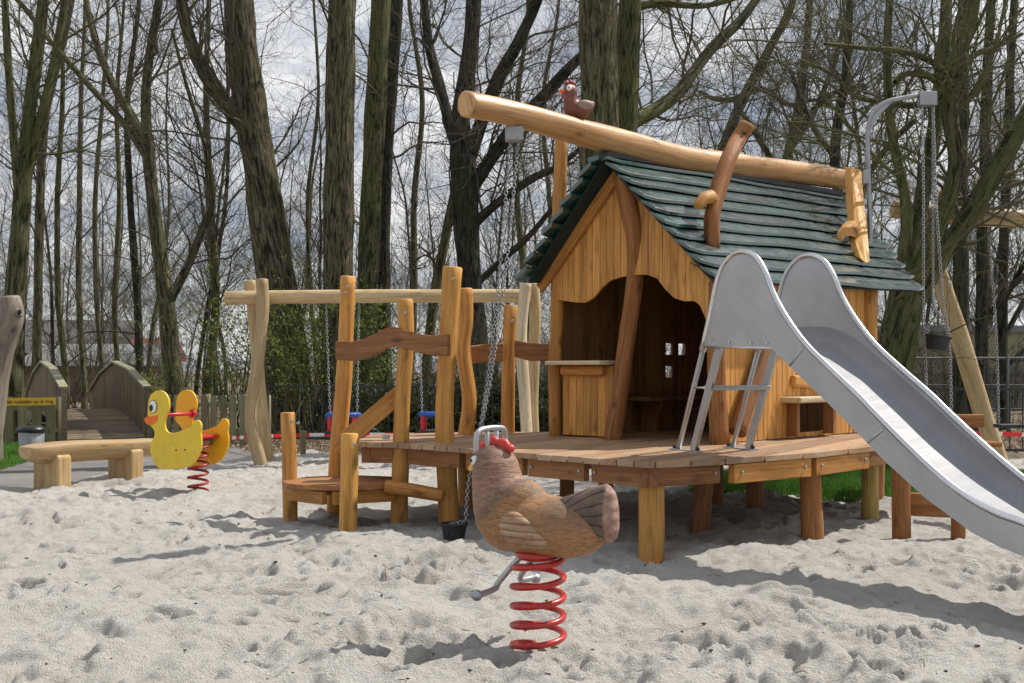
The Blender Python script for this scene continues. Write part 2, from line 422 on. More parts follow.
M['grass'] = mk_leaf('grass_blades', (.06, .16, .018), (.105, .24, .034))
M['spring'] = mk_leaf('spring_leaves', (.12, .17, .03), (.20, .24, .055), .4)
M['ivy'] = mk_leaf('ivy_leaves', (.04, .055, .022), (.075, .09, .035), .15)
M['litter'] = mk_leaf('dead_leaves', (.20, .13, .08), (.32, .235, .16), .1)

# ------------------------------------------------------------------ terrain
def sstep(x, a, b):
    t = np.clip((x-a)/(b-a), 0, 1); return t*t*(3-2*t)
EX = np.array([-14, -9, -6.2, -4.9, -4.35, -3.9, -3.4, -3.0, -1, 2, 5, 9, 14]); EY = np.array([4, 7.0, 9.6, 10.3, 11.2, 12.6, 14.0, 15.0, 15.2, 14.8, 14.0, 13.3, 13])
def edgeY(x): return np.interp(x, EX, EY)+fbm(x, np.asarray(x)*0, 1.1, 3, 5)*.5
prints = []
for i in range(1500):
    y = 2.8+RNG.random()**1.5*11.5; x = (RNG.random()-.5)*(1.1*y+2)
    prints.append((x, y, RNG.random()*3.14, RNG.uniform(.03, .06+.12*RNG.random()**1.5), RNG.uniform(.02, .06), RNG.uniform(.01, .05)*(1 if RNG.random() < .8 else -.6)))
ANCH = [tuple(gnd(a, b)[:2]) for a, b in ((538, 648), (652, 558), (812, 541), (901, 538), (454, 538), (958, 538), (449, 524), (400, 523), (347, 531), (289, 520), (200, 492), (700, 529), (870, 520), (53, 489))]
def build_sand():
    xs = np.arange(-10, 9.0, .0155)
    ys = [0.8]
    while ys[-1] < 17: ys.append(ys[-1]+(.05 if ys[-1] < 2.8 else .0095*max(1, ys[-1]/4.2)))
    ys = np.array(ys)
    X, Y = np.meshgrid(xs, ys)
    rg = fbm(X, Y, 2.1, 3, 20)
    Z = .070*fbm(X, Y, .55, 2, 1)+.062*fbm(X, Y, 1.9, 3, 3)+.022*(.25-np.abs(rg))*2+.030*fbm(X, Y, 6.5, 4, 9, .58)+.019*fbm(X, Y, 15, 3, 14)*(.6+1.2*np.clip(fbm(X, Y, 1.3, 2, 30)+.3, 0, 1))
    for (px, py, a, la, lb, dp) in prints:
        r = 2.2*la; i0, i1 = np.searchsorted(ys, [py-r, py+r]); j0, j1 = np.searchsorted(xs, [px-r, px+r])
        if i1 <= i0 or j1 <= j0: continue
        dx = X[i0:i1, j0:j1]-px; dy = Y[i0:i1, j0:j1]-py
        ca, sa = math.cos(a), math.sin(a); u = (dx*ca+dy*sa)/la; v = (-dx*sa+dy*ca)/lb
        d = np.sqrt(u*u+v*v)*(1+.5*fbm(X[i0:i1, j0:j1], Y[i0:i1, j0:j1], 8, 2, 6))
        Z[i0:i1, j0:j1] += -dp*np.exp(-(d/.8)**6)+.35*dp*np.exp(-((d-1.3)/.38)**2)
    # low heaps thrown up near the play equipment
    for (hx, hy, hr, hh) in ((1.25, 6.7, .35, .05), (1.9, 6.4, .4, .05), (2.6, 6.2, .4, .04), (.2, 4.6, .3, .02), (-1.2, 7.7, .3, .02)):
        Z += hh*np.exp(-((X-hx)**2+(Y-hy)**2)/hr**2)
    Z -= .20*sstep(Y-edgeY(X), 0, .7)
    for i in range(70):
        y = 3.3+RNG.random()**1.4*8; x = (RNG.random()-.5)*(.95*y); a = RNG.random()*3.14; la, lb, dp = RNG.uniform(.14, .30), RNG.uniform(.06, .10), RNG.uniform(.03, .055)
        i0, i1 = np.searchsorted(ys, [y-.7, y+.7]); j0, j1 = np.searchsorted(xs, [x-.7, x+.7])
        dx = X[i0:i1, j0:j1]-x; dy = Y[i0:i1, j0:j1]-y; u = (dx*math.cos(a)+dy*math.sin(a))/la; v = (-dx*math.sin(a)+dy*math.cos(a))/lb
        d = np.sqrt(u*u+v*v)*(1+.7*fbm(X[i0:i1, j0:j1], Y[i0:i1, j0:j1], 7, 3, 40)); Z[i0:i1, j0:j1] += -dp*np.exp(-(d/.85)**6)+.5*dp*np.exp(-((d-1.35)/.35)**2)*(v > 0)
    for (ax, ay) in ANCH:
        wgt = np.exp(-(((X-ax)**2+(Y-ay)**2)/.42**2)); i_ = np.searchsorted(ys, ay); j_ = np.searchsorted(xs, ax)
        Z -= wgt*float(np.mean(Z[i_-8:i_+8, j_-8:j_+8]))
    for (ax, ay) in (ANCH[0], ANCH[9]):     # trodden flat round the spring riders
        wgt = np.exp(-(((X-ax)**2+(Y-ay)**2)/.21**2)**2); Z = Z*(1-wgt*.9)
    n, m = X.shape
    V = np.column_stack([X.ravel(), Y.ravel(), Z.ravel()])
    i = np.arange(n-1)[:, None]*m+np.arange(m-1)[None, :]; i = i.ravel()
    Q = np.column_stack([i, i+1, i+m+1, i+m])
    o = quick('sand', V, Q, M['sand']); prop(o, 'pale trampled play sand', kind='structure')
    return xs, ys, Z
SX, SY, SZ = build_sand()
def sandz(x, y):
    i = min(max(int(np.searchsorted(SY, y)), 0), len(SY)-1); j = min(max(int(np.searchsorted(SX, x)), 0), len(SX)-1)
    return float(SZ[i, j])
def sheet(name, pts, z, mat, **kw):
    m = MB(); m.prism(pts, (0, 0, z), (1, 0, 0), (0, 1, 0), .02, 0); o = m.build(name, mat); return prop(o, **kw)
# woodland ground out to the horizon, gently uneven past the fence
gx = np.concatenate([np.arange(-400, -40, 30), np.arange(-40, 40, 1.0), np.arange(40, 401, 30)]); gy = np.concatenate([np.arange(-40, 14, 6), np.arange(14, 60, 1.0), np.arange(60, 600, 30)])
GX, GY = np.meshgrid(gx, gy); GZ = -.06+.16*np.clip((GY-18)/10, 0, 1)*fbm(GX, GY, .2, 3, 2)
i = (np.arange(len(gy)-1)[:, None]*len(gx)+np.arange(len(gx)-1)[None, :]).ravel(); mm = len(gx)
prop(quick('ground', np.column_stack([GX.ravel(), GY.ravel(), GZ.ravel()]), np.column_stack([i, i+1, i+mm+1, i+mm]), M['dirt']), kind='structure')
sheet('path', [(-16, 3), (-9, 6.5), (-6.2, 9.0), (-4.7, 9.9), (-3.9, 11.2), (-3.1, 12.9), (-2.6, 14.6), (-3.2, 16.2), (-4.6, 17.2), (-5.8, 18.9), (-7.3, 18.4), (-6.7, 16.5), (-6.0, 14.2), (-5.9, 13.0), (-7.2, 11.9), (-10, 10.5), (-16, 9)], -.035, M['path'], kind='structure')

def blades(name, n, inside, z0, h, w, mat, label=None, **kw):
    P = inside(n); k = len(P); a = RNG.random(k)*6.28; hh = h*(.5+RNG.random(k)); lean = RNG.normal(0, .35, (k, 2))*hh[:, None]
    dx = np.cos(a)*w; dy = np.sin(a)*w
    zz = z0(P[:, 0], P[:, 1])
    V = np.empty((k, 3, 3)); V[:, 0] = np.column_stack([P[:, 0]-dx, P[:, 1]-dy, zz]); V[:, 1] = np.column_stack([P[:, 0]+dx, P[:, 1]+dy, zz])
    V[:, 2] = np.column_stack([P[:, 0]+lean[:, 0], P[:, 1]+lean[:, 1], zz+hh])
    o = quick(name, V.reshape(-1, 3), np.arange(3*k).reshape(-1, 3), mat, ns=3, smooth=False)
    return prop(o, label, kind='stuff', **kw)
def lawnR(n):
    x = RNG.uniform(1.5, 6.1, n); y = RNG.uniform(9.6, 12.6, n)
    r = ((x-3.6)/2.15)**2+((y-10.95)/1.2)**2+.35*fbm(x, y, 1.2, 2, 8); k = r < 1; return np.column_stack([x[k], y[k]])
m_ = MB(); ring = []
for a in range(40):
    t = a/40*6.283; ring.append((3.6+1.75*math.cos(t)*(1+.06*math.sin(3*t)), 10.95+.92*math.sin(t)*(1+.07*math.cos(4*t))))
m_.prism(ring, (0, 0, -.01), (1, 0, 0), (0, 1, 0), .14, 0); prop(m_.build('lawn_mound', M['dirt'], bevel=.04), kind='structure')
blades('lawn_grass', 110000, lawnR, lambda x, y: .062-.085*sstep(((x-3.6)/2.15)**2+((y-10.95)/1.2)**2, .55, 1.1), .055, .004, M['grass'], 'bright green lawn patch behind the platform', cat='grass')
def lawnL(n):
    x = RNG.uniform(-10.5, -5.6, n); y = RNG.uniform(12.0, 17.2, n)
    k = (x < -5.9-.16*(y-14)) & (y > 11.9+.1*x*0-(x+6)*-.0+fbm(x, x*0, 1, 2, 3)*.4) & (y > 12.2-.55*(-(x+6.0)).clip(0, 3)*.5)
    return np.column_stack([x[k], y[k]])
blades('verge_grass', 70000, lawnL, lambda x, y: x*0-.05, .07, .005, M['grass'], 'strip of green grass left of the path', cat='grass')
# ------------------------------------------------------------------ plane helpers and woodwork
def post(name, px_foot, py_foot, px_top, py_top, wpx, mat, parent=None, Ytop=None, mids=(), wob=.05, label=None, taper=.95, sink=.25, z0=0., n=14):
    b = gnd(px_foot, py_foot, z0); Y0 = b[1]; Y1 = Ytop or Y0
    t = at(px_top, py_top, Y1); r = wpx/2/F*Y0
    pts = [b-np.array([0, 0, sink])+(b-t)*0, b]
    for (mx, my) in mids:
        f = (my-py_foot)/(py_top-py_foot); pts.append(at(mx, my, Y0+(Y1-Y0)*f))
    pts.append(t)
    rr = list(np.linspace(r, r*taper, len(pts)))
    mb = MB(); mb.tube(pts, rr, n, wob=wob)
    o = mb.build(name, mat, parent)
    if label: o['label'] = label
    return o
def bolts(parent, pts, r=.012, mat='galv', d=(0, -1, 0)):
    for p in pts:
        p = np.array(p, float); d_ = nrm(d); mb = MB(); mb.tube([p-d_*.01, p+d_*.012], r, 8, k=1); mb.build('bolt', M[mat], parent)

# ---- platform --------------------------------------------------
DECK = [(-1.15, 8.30), (-.82, 8.18), (-.39, 7.77), (.025, 7.25), (.40, 6.86), (.77, 6.50), (1.3, 6.78), (1.92, 7.27), (2.47, 7.87), (3.2, 8.7), (3.2, 9.62), (1.85, 10.85), (.55, 9.75), (-.35, 9.6), (-1.15, 9.4)]
plat = thing('play_platform', 'raised brown plank platform on round posts carrying the playhouse', 'platform', (1.2, 8.8, 0))
def clip_strip(poly, o, d, n, a0, a1):      # clip polygon to strip a0<=dot(p-o,n)<=a1
    def cl(P, s, lim):
        out = []
        for i in range(len(P)):
            A, B = P[i], P[(i+1) % len(P)]; fa = s*(np.dot(A-o, n)-lim); fb = s*(np.dot(B-o, n)-lim)
            if fa >= 0: out.append(A)
            if fa*fb < 0: out.append(A+(B-A)*fa/(fa-fb))
        return out
    P = cl([np.array(p, float) for p in poly], 1, a0)
    return cl(P, -1, a1) if P else P
dd = nrm((.86, -.51)); nn = np.array([-dd[1], dd[0]]); o0 = np.array([0., 0.])
dots = [np.dot(p, nn) for p in DECK]; a = min(dots); mb = MB(); mb2 = MB()
dd = nrm((.53, .85)); nn = np.array([-dd[1], dd[0]]); dots = [np.dot(p, nn) for p in DECK]; a = min(dots)
while a < max(dots):
    P = clip_strip(DECK, o0, dd, nn, a+.004, min(a+.121, max(dots)))
    if len(P) > 2:
        ctr = np.mean(P, 0); ol = [(np.dot(p-ctr, nn), np.dot(p-ctr, dd)) for p in P]
        mb.prism(ol, (ctr[0], ctr[1], ZD-.018+random.uniform(-.002, .002)), (nn[0], nn[1], 0), (dd[0], dd[1], 0), .036, grain=1)
    a += .125
mb.build('deck_boards', M['deck'], plat, bevel=.003)
def fascia(A, B, mat, h=.115, z=ZD-.038, inset=.05, th=.05):
    A = np.array(A, float); B = np.array(B, float); d = nrm(B-A); c = np.array([1.2, 8.9]); n_ = np.array([-d[1], d[0]])
    if np.dot(c-(A+B)/2, n_) < 0: n_ = -n_
    A = A+n_*inset+d*.03; B = B+n_*inset-d*.03
    mbx = MB(); mbx.plank((A[0], A[1], z-h/2), (B[0], B[1], z-h/2), th, h)
    mbx.build('edge_beam', mat, plat, bevel=.005)
for i in range(len(DECK)):
    a_, b_ = DECK[i], DECK[(i+1) % len(DECK)]
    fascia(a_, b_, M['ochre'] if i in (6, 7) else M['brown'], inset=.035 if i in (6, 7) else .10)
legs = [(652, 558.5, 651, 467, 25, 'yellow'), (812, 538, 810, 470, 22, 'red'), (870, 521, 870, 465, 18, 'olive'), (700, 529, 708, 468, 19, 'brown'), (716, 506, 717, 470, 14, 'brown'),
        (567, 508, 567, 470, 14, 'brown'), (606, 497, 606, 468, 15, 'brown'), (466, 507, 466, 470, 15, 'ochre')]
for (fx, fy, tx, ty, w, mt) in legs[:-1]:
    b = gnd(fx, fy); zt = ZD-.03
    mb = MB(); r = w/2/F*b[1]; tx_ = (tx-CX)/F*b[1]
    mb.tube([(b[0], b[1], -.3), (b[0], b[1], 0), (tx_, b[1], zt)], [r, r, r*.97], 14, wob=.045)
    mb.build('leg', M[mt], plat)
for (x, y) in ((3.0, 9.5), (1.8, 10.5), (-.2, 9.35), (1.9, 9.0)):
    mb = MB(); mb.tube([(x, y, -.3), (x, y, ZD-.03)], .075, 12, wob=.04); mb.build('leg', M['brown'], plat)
for (a_, b_) in (((-.9, 9.0), (2.9, 9.4)), ((.2, 7.6), (2.3, 8.2))):
    mb = MB(); mb.plank((*a_, ZD-.09), (*b_, ZD-.09), .06, .1); mb.build('joist', M['brown'], plat)

for i in range(2, 9):
    a_, b_ = np.array(DECK[i]), np.array(DECK[i+1]); d_ = nrm(b_-a_); n_ = np.array([d_[1], -d_[0]])
    for f_ in (.12, .88):
        p = a_+(b_-a_)*f_-n_*(.012 if i in (6, 7) else .077); mb = MB(); mb.tube([(*p, ZD-.09), (*(p+n_*.012), ZD-.09)], .010, 8, k=1); mb.build('bolt', M['galv'], plat)
# ---- entry steps and railing -----------------------------------
st = thing('entry_steps', 'low wooden entry step with four posts left of the platform', 'steps', (-1.1, 8.1, 0))
A_ = post('post', 290.5, 520, 288, 413, 15, M['yellow'], st)
B_ = post('post', 348, 531, 350, 434, 19, M['yellow'], st, taper=.9)
C_ = post('post', 399, 523, 405, 300, 17, M['yellow'], st, mids=((401, 460), (402, 400), (406, 340)), wob=.06)
D_ = post('post', 449, 523, 453, 268, 20, M['yellow'], st, mids=((447, 470), (444, 410), (448, 340)), wob=.07)
E_ = post('post', 335, 515.5, 348, 277, 16.5, M['ochre'], st, mids=((338, 450), (344, 380), (346, 330)), wob=.06)
bolts(st, [at(347, 287, 8.60), at(436/1.0*0+405, 313, 8.18), at(453, 279, 8.10), at(345, 293, 8.6), at(354, 444, 7.76), at(291, 422, 8.35), at(298, 423, 8.35)], .011)
# tread
zt = .30
tread = [(-1.66, 8.30), (-1.58, 8.10), (-1.42, 7.98), (-1.2, 7.95), (-.98, 8.0), (-.84, 8.12), (-.84, 8.62), (-1.25, 8.78), (-1.55, 8.62)]
mb = MB(); nn2 = np.array([0, 1.]); dd2 = np.array([1., 0]); a = 7.9
while a < 8.8:
    P = clip_strip(tread, o0, dd2, nn2, a, a+.115)
    if len(P) > 2:
        ctr = np.mean(P, 0); mb.prism([(p[0]-ctr[0], p[1]-ctr[1]) for p in P], (ctr[0], ctr[1], zt-.018), (1, 0, 0), (0, 1, 0), .036, grain=0)
    a += .12
mb.build('tread', M['brown'], st, bevel=.004)
for (p, q) in (((-1.62, 8.28, zt-.09), (-1.30, 7.98, zt-.09)), ((-1.24, 7.97, zt-.09), (-.84, 8.2, zt-.09)), ((-1.62, 8.34, zt-.09), (-1.3, 8.7, zt-.09))):
    mb = MB(); mb.plank(p, q, .045, .09); mb.build('frame_board', M['ochre'], st, bevel=.004)
mb = MB(); mb.tube([at(386, 486.5, 8.1), at(414, 490.5, 8.08), at(443, 495.5, 8.03)], [.050, .050, .047], 12, wob=.03); mb.build('round_rail', M['ochre'], st)
# sloping handrail
mb = MB(); a3, b3 = at(336, 448, 8.28), at(400, 394, 8.4); mb.plank(a3, b3, .045, .125, up=nrm(np.cross(b3-a3, (0, 1, 0)))); mb.build('handrail', M['ochre'], st, bevel=.006)
# chain latch hanging by the deck edge
mb = MB(); mb.box(at(386, 437, 8.25), .05, .03, .03); mb.build('latch_plate', M['galv'], st, bevel=.004)
def wavy_board(name, top, bot, Y0, Y1, mat, parent, th=.045, x0=None, x1=None):
    P0 = at(x0, 350, Y0); P1 = at(x1, 350, Y1); d = nrm((P1-P0)[:2])
    pts = [onplane(px, py, P0, d) for (px, py) in top]+[onplane(px, py, P0, d) for (px, py) in reversed(bot)]
    mb = MB(); mb.prism(pts, (P0[0], P0[1], 0), (d[0], d[1], 0), (0, 0, 1), th, grain=0); return mb.build(name, mat, parent, bevel=.008)
wavy_board('top_board', [(337, 341), (352, 342), (365, 339), (378, 333), (387, 328), (395, 327), (405, 330), (418, 334), (432, 335.5), (449, 334)],
           [(337, 360), (352, 361), (365, 359.5), (378, 354), (388, 348), (398, 346), (408, 349), (420, 353), (432, 355.5), (449, 356)], 8.50, 8.02, M['brown'], st, x0=337, x1=449)
rl = thing('back_railing', 'two wooden posts and dark boards railing at the back of the platform', 'railing', (-.1, 9.3, 0))
post('post', 467, 507, 465, 289, 16, M['ochre'], rl, mids=((466, 440), (469, 400), (463, 350), (466, 320)), wob=.06)
g1 = at(508, 433, 9.55); r_ = 7/F*9.5
mb = MB(); mb.tube([(g1[0], 9.55, -.2), g1, at(508, 370, 9.5), at(511, 306, 9.5)], [r_]*4, 12, wob=.05); mb.build('post', M['ochre'], rl)
wavy_board('board', [(470, 346), (485, 344), (503, 343)], [(470, 364), (485, 362), (503, 361)], 9.32, 9.42, M['brown'], rl, x0=470, x1=503)
wavy_board('board', [(515, 340), (530, 343), (545, 344), (558, 343)], [(515, 357), (530, 361), (545, 361), (558, 359)], 9.42, 9.3, M['brown'], rl, x0=515, x1=558)
bolts(rl, [at(512, 321, 9.4), at(467, 300, 9.2)], .012)

# ---- playhouse -------------------------------------------------
W0 = np.array([.38, 9.13]); WD = nrm((.713, -.70)); SD = np.array([-WD[1], WD[0]])   # front wall origin, direction; depth direction
WN = -SD                                                                            # outward normal of the front
def wp(u, s, z): p = W0+WD*u+SD*s; return np.array([p[0], p[1], z])
house = thing('playhouse', 'wooden playhouse with green board roof standing on the platform', 'playhouse', tuple(wp(.75, 1.1, ZD)))
UW, DEP, UA = 1.5, 2.15, .63
def roofz(u, s=0.):
    z = 2.70-(UA-u)*1.105 if u < UA else 2.70-(u-UA)*.985
    return z+.027*s
def vwall(name, base, dvec, L, z0, ztop, zbot=None, mat=None, th=.025, w=.095, holes=(), nrmv=None):
    mb = MB(); x = 0
    while x < L-.01:
        ww = min(w*random.uniform(.85, 1.12), L-x); a, b = x+.0015, x+ww-.0015
        segs = [(None, None)]
        hs = [h for h in holes if h[0] < (a+b)/2 < h[1]]
        z00 = (lambda t: z0) if zbot is None else zbot
        lev = [z00]
        parts = []
        if hs:
            cur = z0
            for h in sorted(hs, key=lambda q: q[2]): parts.append((lambda t, c=cur: c, lambda t, c=h[2]: c)); cur = h[3]
            parts.append((lambda t, c=cur: c, ztop))
        else: parts = [(z00, ztop)]
        for (f0, f1) in parts:
            nn_ = 4; ts = np.linspace(a, b, nn_)
            ol = [(t-(a+b)/2, f0(t)) for t in ts]+[(t-(a+b)/2, f1(t)) for t in ts[::-1]]
            if min(f1(t)-f0(t) for t in ts) < .005: continue
            c = np.array(base[:2])+np.array(dvec)*(a+b)/2
            mb.prism(ol, (c[0], c[1], 0), (dvec[0], dvec[1], 0), (0, 0, 1), th*random.uniform(.9, 1.1), grain=1)
        x += ww
    return mb.build(name, mat, house, bevel=.003)
# gable with wavy lower edge (measured in pixels on the wall plane)
gp = [(560, 300), (577, 302.5), (588, 303), (596, 298), (604, 288), (613, 280.5), (625, 277), (637, 275), (650, 275), (660, 279), (668, 290), (677, 298.5), (687, 301.5), (697, 301), (706, 309), (712, 322), (717, 330)]
gq = np.array([onplane(px, py, W0, WD) for (px, py) in gp])
gbot = lambda t: float(np.interp(t, gq[:, 0], gq[:, 1]))
vwall('gable_boards', W0+WN*.02, WD, UW+.02, 0, lambda t: roofz(t)-.05, gbot, M['wall'], w=.066)
vwall('low_front_panel', wp(.05, -.01, 0), WD, .52, ZD+.01, lambda t: 1.13, None, M['wall'], w=.075)
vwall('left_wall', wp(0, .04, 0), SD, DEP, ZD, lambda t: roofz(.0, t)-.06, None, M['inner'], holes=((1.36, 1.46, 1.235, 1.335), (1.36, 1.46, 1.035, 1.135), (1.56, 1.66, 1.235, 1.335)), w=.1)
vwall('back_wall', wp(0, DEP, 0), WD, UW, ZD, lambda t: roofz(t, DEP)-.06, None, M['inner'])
vwall('right_wall', wp(UW, .06, 0), SD, DEP-.06, ZD+.005, lambda t: roofz(UW, t)-.05, None, M['wall'], holes=((.90, 1.47, .62, .855),), w=.07)
mb = MB()
for q in ((.9, 1.0), (1.4, 1.5)):
    pass
mb.plank(wp(UW+.06, .80, .875), wp(UW+.06, 1.56, .875), .24, .045); mb.build('window_shelf', M['shelf'], house, bevel=.012)
mb = MB(); mb.plank(wp(UW+.03, .93, 1.02), wp(UW+.03, 1.45, .985), .05, .09); mb.build('window_lintel', M['ochre'], house, bevel=.02)
for s_ in (.9, 1.44):
    mb = MB(); mb.plank(wp(UW+.06, s_, .6), wp(UW+.06, s_, .86), .09, .04, up=(SD[0], SD[1], 0)); mb.build('shelf_bracket', M['brown'], house, bevel=.004)
mb = MB(); mb.plank(wp(.0, -.06, 1.155), wp(.56, -.06, 1.155), .24, .035); mb.build('counter_shelf', M['shelf'], house, bevel=.01)
mb = MB(); mb.plank(wp(.07, -.05, 1.095), wp(.5, -.05, 1.095), .07, .075); mb.build('shelf_support', M['ochre'], house, bevel=.02)
# inside bench and counter
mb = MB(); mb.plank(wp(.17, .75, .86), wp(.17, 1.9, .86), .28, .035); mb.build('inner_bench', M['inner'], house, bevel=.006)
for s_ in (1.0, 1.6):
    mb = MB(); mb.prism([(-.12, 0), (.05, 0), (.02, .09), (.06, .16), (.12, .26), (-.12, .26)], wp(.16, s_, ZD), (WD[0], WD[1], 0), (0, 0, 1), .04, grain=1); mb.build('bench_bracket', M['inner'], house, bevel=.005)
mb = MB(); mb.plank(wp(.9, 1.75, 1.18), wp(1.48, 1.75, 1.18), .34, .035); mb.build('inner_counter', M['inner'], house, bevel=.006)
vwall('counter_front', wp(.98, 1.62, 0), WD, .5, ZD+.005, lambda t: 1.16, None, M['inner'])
# posts and logs
def logp(name, pts, rad, mat, wob=.06, n=14, parent=house, label=None):
    mb = MB(); mb.tube(pts, rad, n, wob=wob); o = mb.build(name, mat, parent)
    if label: o['label'] = label
    return o
logp('corner_post', [wp(-.03, -.02, ZD), wp(-.035, -.02, 1.1), wp(-.03, .0, 1.5), wp(-.03, .02, 2.1), wp(-.03, .05, 3.03)], [.052, .056, .052, .055, .055], M['ochre'])
logp('corner_post', [wp(UW+.02, -.02, ZD), wp(UW, -.02, 1.1), wp(UW, -.02, 1.72)], [.07, .068, .065], M['red'])
logp('corner_post', [wp(UW+.02, DEP+.02, ZD), wp(UW+.02, DEP+.02, 1.2), wp(UW+.02, DEP+.02, 1.8)], .065, M['yellow'])
logp('corner_post', [wp(-.02, DEP+.02, ZD), wp(-.02, DEP+.02, 1.8)], .06, M['ochre'])
YL = 8.62
logp('leaning_log', [at(612, 441, YL), at(617, 410, YL), at(624, 365, YL+.02), at(630, 320, YL+.05), at(635, 275, YL), at(635, 235, YL-.05), at(629, 205, YL-.05), at(621, 176, YL-.03)], [.072, .070, .066, .062, .06, .066, .07, .068], M['red'], wob=.09, label='reddish bent log leaning up the front of the playhouse')
logp('slanted_branch', [wp(UW+.09, .10, .66), wp(UW+.08, .28, .92), wp(UW+.07, .46, 1.2), wp(UW+.02, .60, 1.5)], [.065, .06, .052, .045], M['brown'], label='reddish brown branch slanting up the right wall')
# barge boards
for (ua, ub) in ((-.16, UA+.03), (UA-.0, UW+.1)):
    mb = MB(); A = wp(ua, -.06, roofz(ua)-.075); B = wp(ub, -.06, roofz(ub)-.075)
    up = nrm(np.cross(B-A, (WN[0], WN[1], 0))); mb.plank(A, B, .035, .085, up=up); mb.build('barge_board', M['ochre'], house, bevel=.005)
# knee brace at the right front corner
mb = MB()
kb = [onplane(px, py, W0+WN*.07, WD) for (px, py) in [(690, 262), (700, 268), (712, 280), (716, 300), (714, 325), (708, 322), (702, 308), (697, 296), (690, 285)]]
mb.prism(kb, (*(W0+WN*.07), 0), (WD[0], WD[1], 0), (0, 0, 1), .03, grain=1); mb.build('corner_brace', M['yellow'], house, bevel=.004)
# roof boards, each with a wavy lower edge, lapping like shingles
def roof_side(u_top, u_bot, s_front, len_top, len_bot, nrow, side):
    for k in range(nrow):
        f0 = max(0, (k-.3)/nrow); f1 = (k+1)/nrow+.012
        ua = u_top+(u_bot-u_top)*f0; ub = u_top+(u_bot-u_top)*f1
        Lr = len_top+(len_bot-len_top)*(f1+f0)/2
        s0 = s_front+random.uniform(-.015, .015)
        lift = .056; mb = MB()
        nseg = 26; V = []
        w = abs(ub-ua)*1.42
        tone = random.uniform(-1, 1); off = random.uniform(0, 30); base = len(mb.V)
        ph = random.uniform(0, 9)
        for i in range(nseg+1):
            t = i/nseg; s = s0+(Lr-s0)*t
            wav = .007*math.sin(t*7+ph)+.005*math.sin(t*17+ph*2)
            endr = .35*max(0, 1-t*nseg/1.0)*.06+.35*max(0, 1-(1-t)*nseg)*.06
            for (uu, zoff, e) in ((ua, 0., 0), (ub, lift, 1)):
                u2 = uu+(wav-endr)*(1 if u_bot > u_top else -1)*(1 if e else .0)
                z = roofz(u2, s)+zoff*(1 if e else -.1)
                mb.V.append(tuple(wp(u2, s, z))); mb.V.append(tuple(wp(u2, s, z-.026)))
        def idx(i, a): return base+i*4+a
        sgn = u_bot > u_top
        for i in range(nseg):
            L0 = off+i/nseg*Lr; L1 = off+(i+1)/nseg*Lr
            for (a, b, ua_, ub_) in ((0, 2, 0, w), (2, 3, w, w+.03), (3, 1, w, 0), (1, 0, 0, .03)):
                q = (idx(i, a), idx(i, b), idx(i+1, b), idx(i+1, a)); uv = ((ua_+off, L0), (ub_+off, L0), (ub_+off, L1), (ua_+off, L1))
                if not sgn: pass
                else: q = q; 
                mb.face(q if not sgn else q[::-1], uv if not sgn else uv[::-1], tone, False)
        mb.face((idx(0, 0), idx(0, 2), idx(0, 3), idx(0, 1)), ((0, 0),)*4, tone); mb.face((idx(nseg, 0), idx(nseg, 1), idx(nseg, 3), idx(nseg, 2)), ((0, 0),)*4, tone)
        mb.build('roof_board', M['roof'], house, bevel=.004)
roof_side(UA-.02, 1.65, -.25, 3.36, 2.90, 10, 1)
roof_side(UA+.02, -.20, -.31, 3.36, 3.0, 9, -1)
for (ua_, ub_) in ((UA, 1.60), (UA, -.15)):
    mb = MB(); A0, A1, B1, B0 = wp(ua_, -.20, roofz(ua_, -.2)-.035), wp(ua_, 3.2, roofz(ua_, 3.2)-.035), wp(ub_, 2.8, roofz(ub_, 2.8)-.035), wp(ub_, -.20, roofz(ub_, -.2)-.035)
    U_ = nrm(A1-A0); W_ = nrm(np.cross(np.cross(U_, B0-A0), U_)); ol = [(float(np.dot(q-A0, U_)), float(np.dot(q-A0, W_))) for q in (A0, A1, B1, B0)]
    mb.prism(ol, A0, U_, W_, .02, tone=-1); mb.build('roof_lining', M['darkgreen'], house)
mb = MB(); mb.plank(wp(UA, -.22, 2.70), wp(UA, 3.3, 2.79), .09, .04); mb.build('ridge_board', M['blackpaint'], house)

# ---- ridge log, limbs, carved bird -----------------------------
RP = W0+WD*UA
def rpt(px, py, off=0.):
    P = RP+WD*off; t, z = onplane(px, py, P, SD); p = P+SD*t; return np.array([p[0], p[1], z])
rlog = thing('ridge_log', 'long smooth log lying slanted along the playhouse ridge and jutting out in front', 'log', tuple(rpt(640, 145)))
pts = [rpt(466, 104), rpt(500, 111), rpt(540, 121), rpt(580, 132), rpt(620, 143), rpt(680, 158), rpt(740, 166), rpt(800, 173), rpt(856, 181)]
mb = MB(); mb.tube(pts, [.085, .088, .092, .096, .10, .105, .103, .10, .10], 20, wob=.03, k=8); mb.build('log_body', M['beam'], rlog)
limb = thing('roof_limb', 'reddish forked limb rising through the green roof in front of the ridge log', 'branch', (1.6, 8.9, 2.2))
YB, YT = 8.28, 8.80
mb = MB(); mb.tube([at(712, 248, YB), at(712, 215, YB), at(718, 190, YB+.1), at(729, 160, YB+.25), at(738, 140, YT-.05), at(747, 125, YT)], [.056, .062, .062, .058, .055, .056], 14, wob=.12); mb.build('stem', M['red'], limb)
mb = MB(); mb.tube([at(711, 197, YB-.02), at(704, 199, YB-.08), at(698, 206, YB-.12)], [.055, .045, .035], 10, wob=.1); mb.build('stub', M['yellow'], limb)
bolts(limb, [at(744, 133, YT-.07)], .012, 'blackpaint')
hb = thing('hoist_board', 'upright yellow board with a beak shaped peg at the far end of the roof', 'board', tuple(at(864, 215, 10.2)))
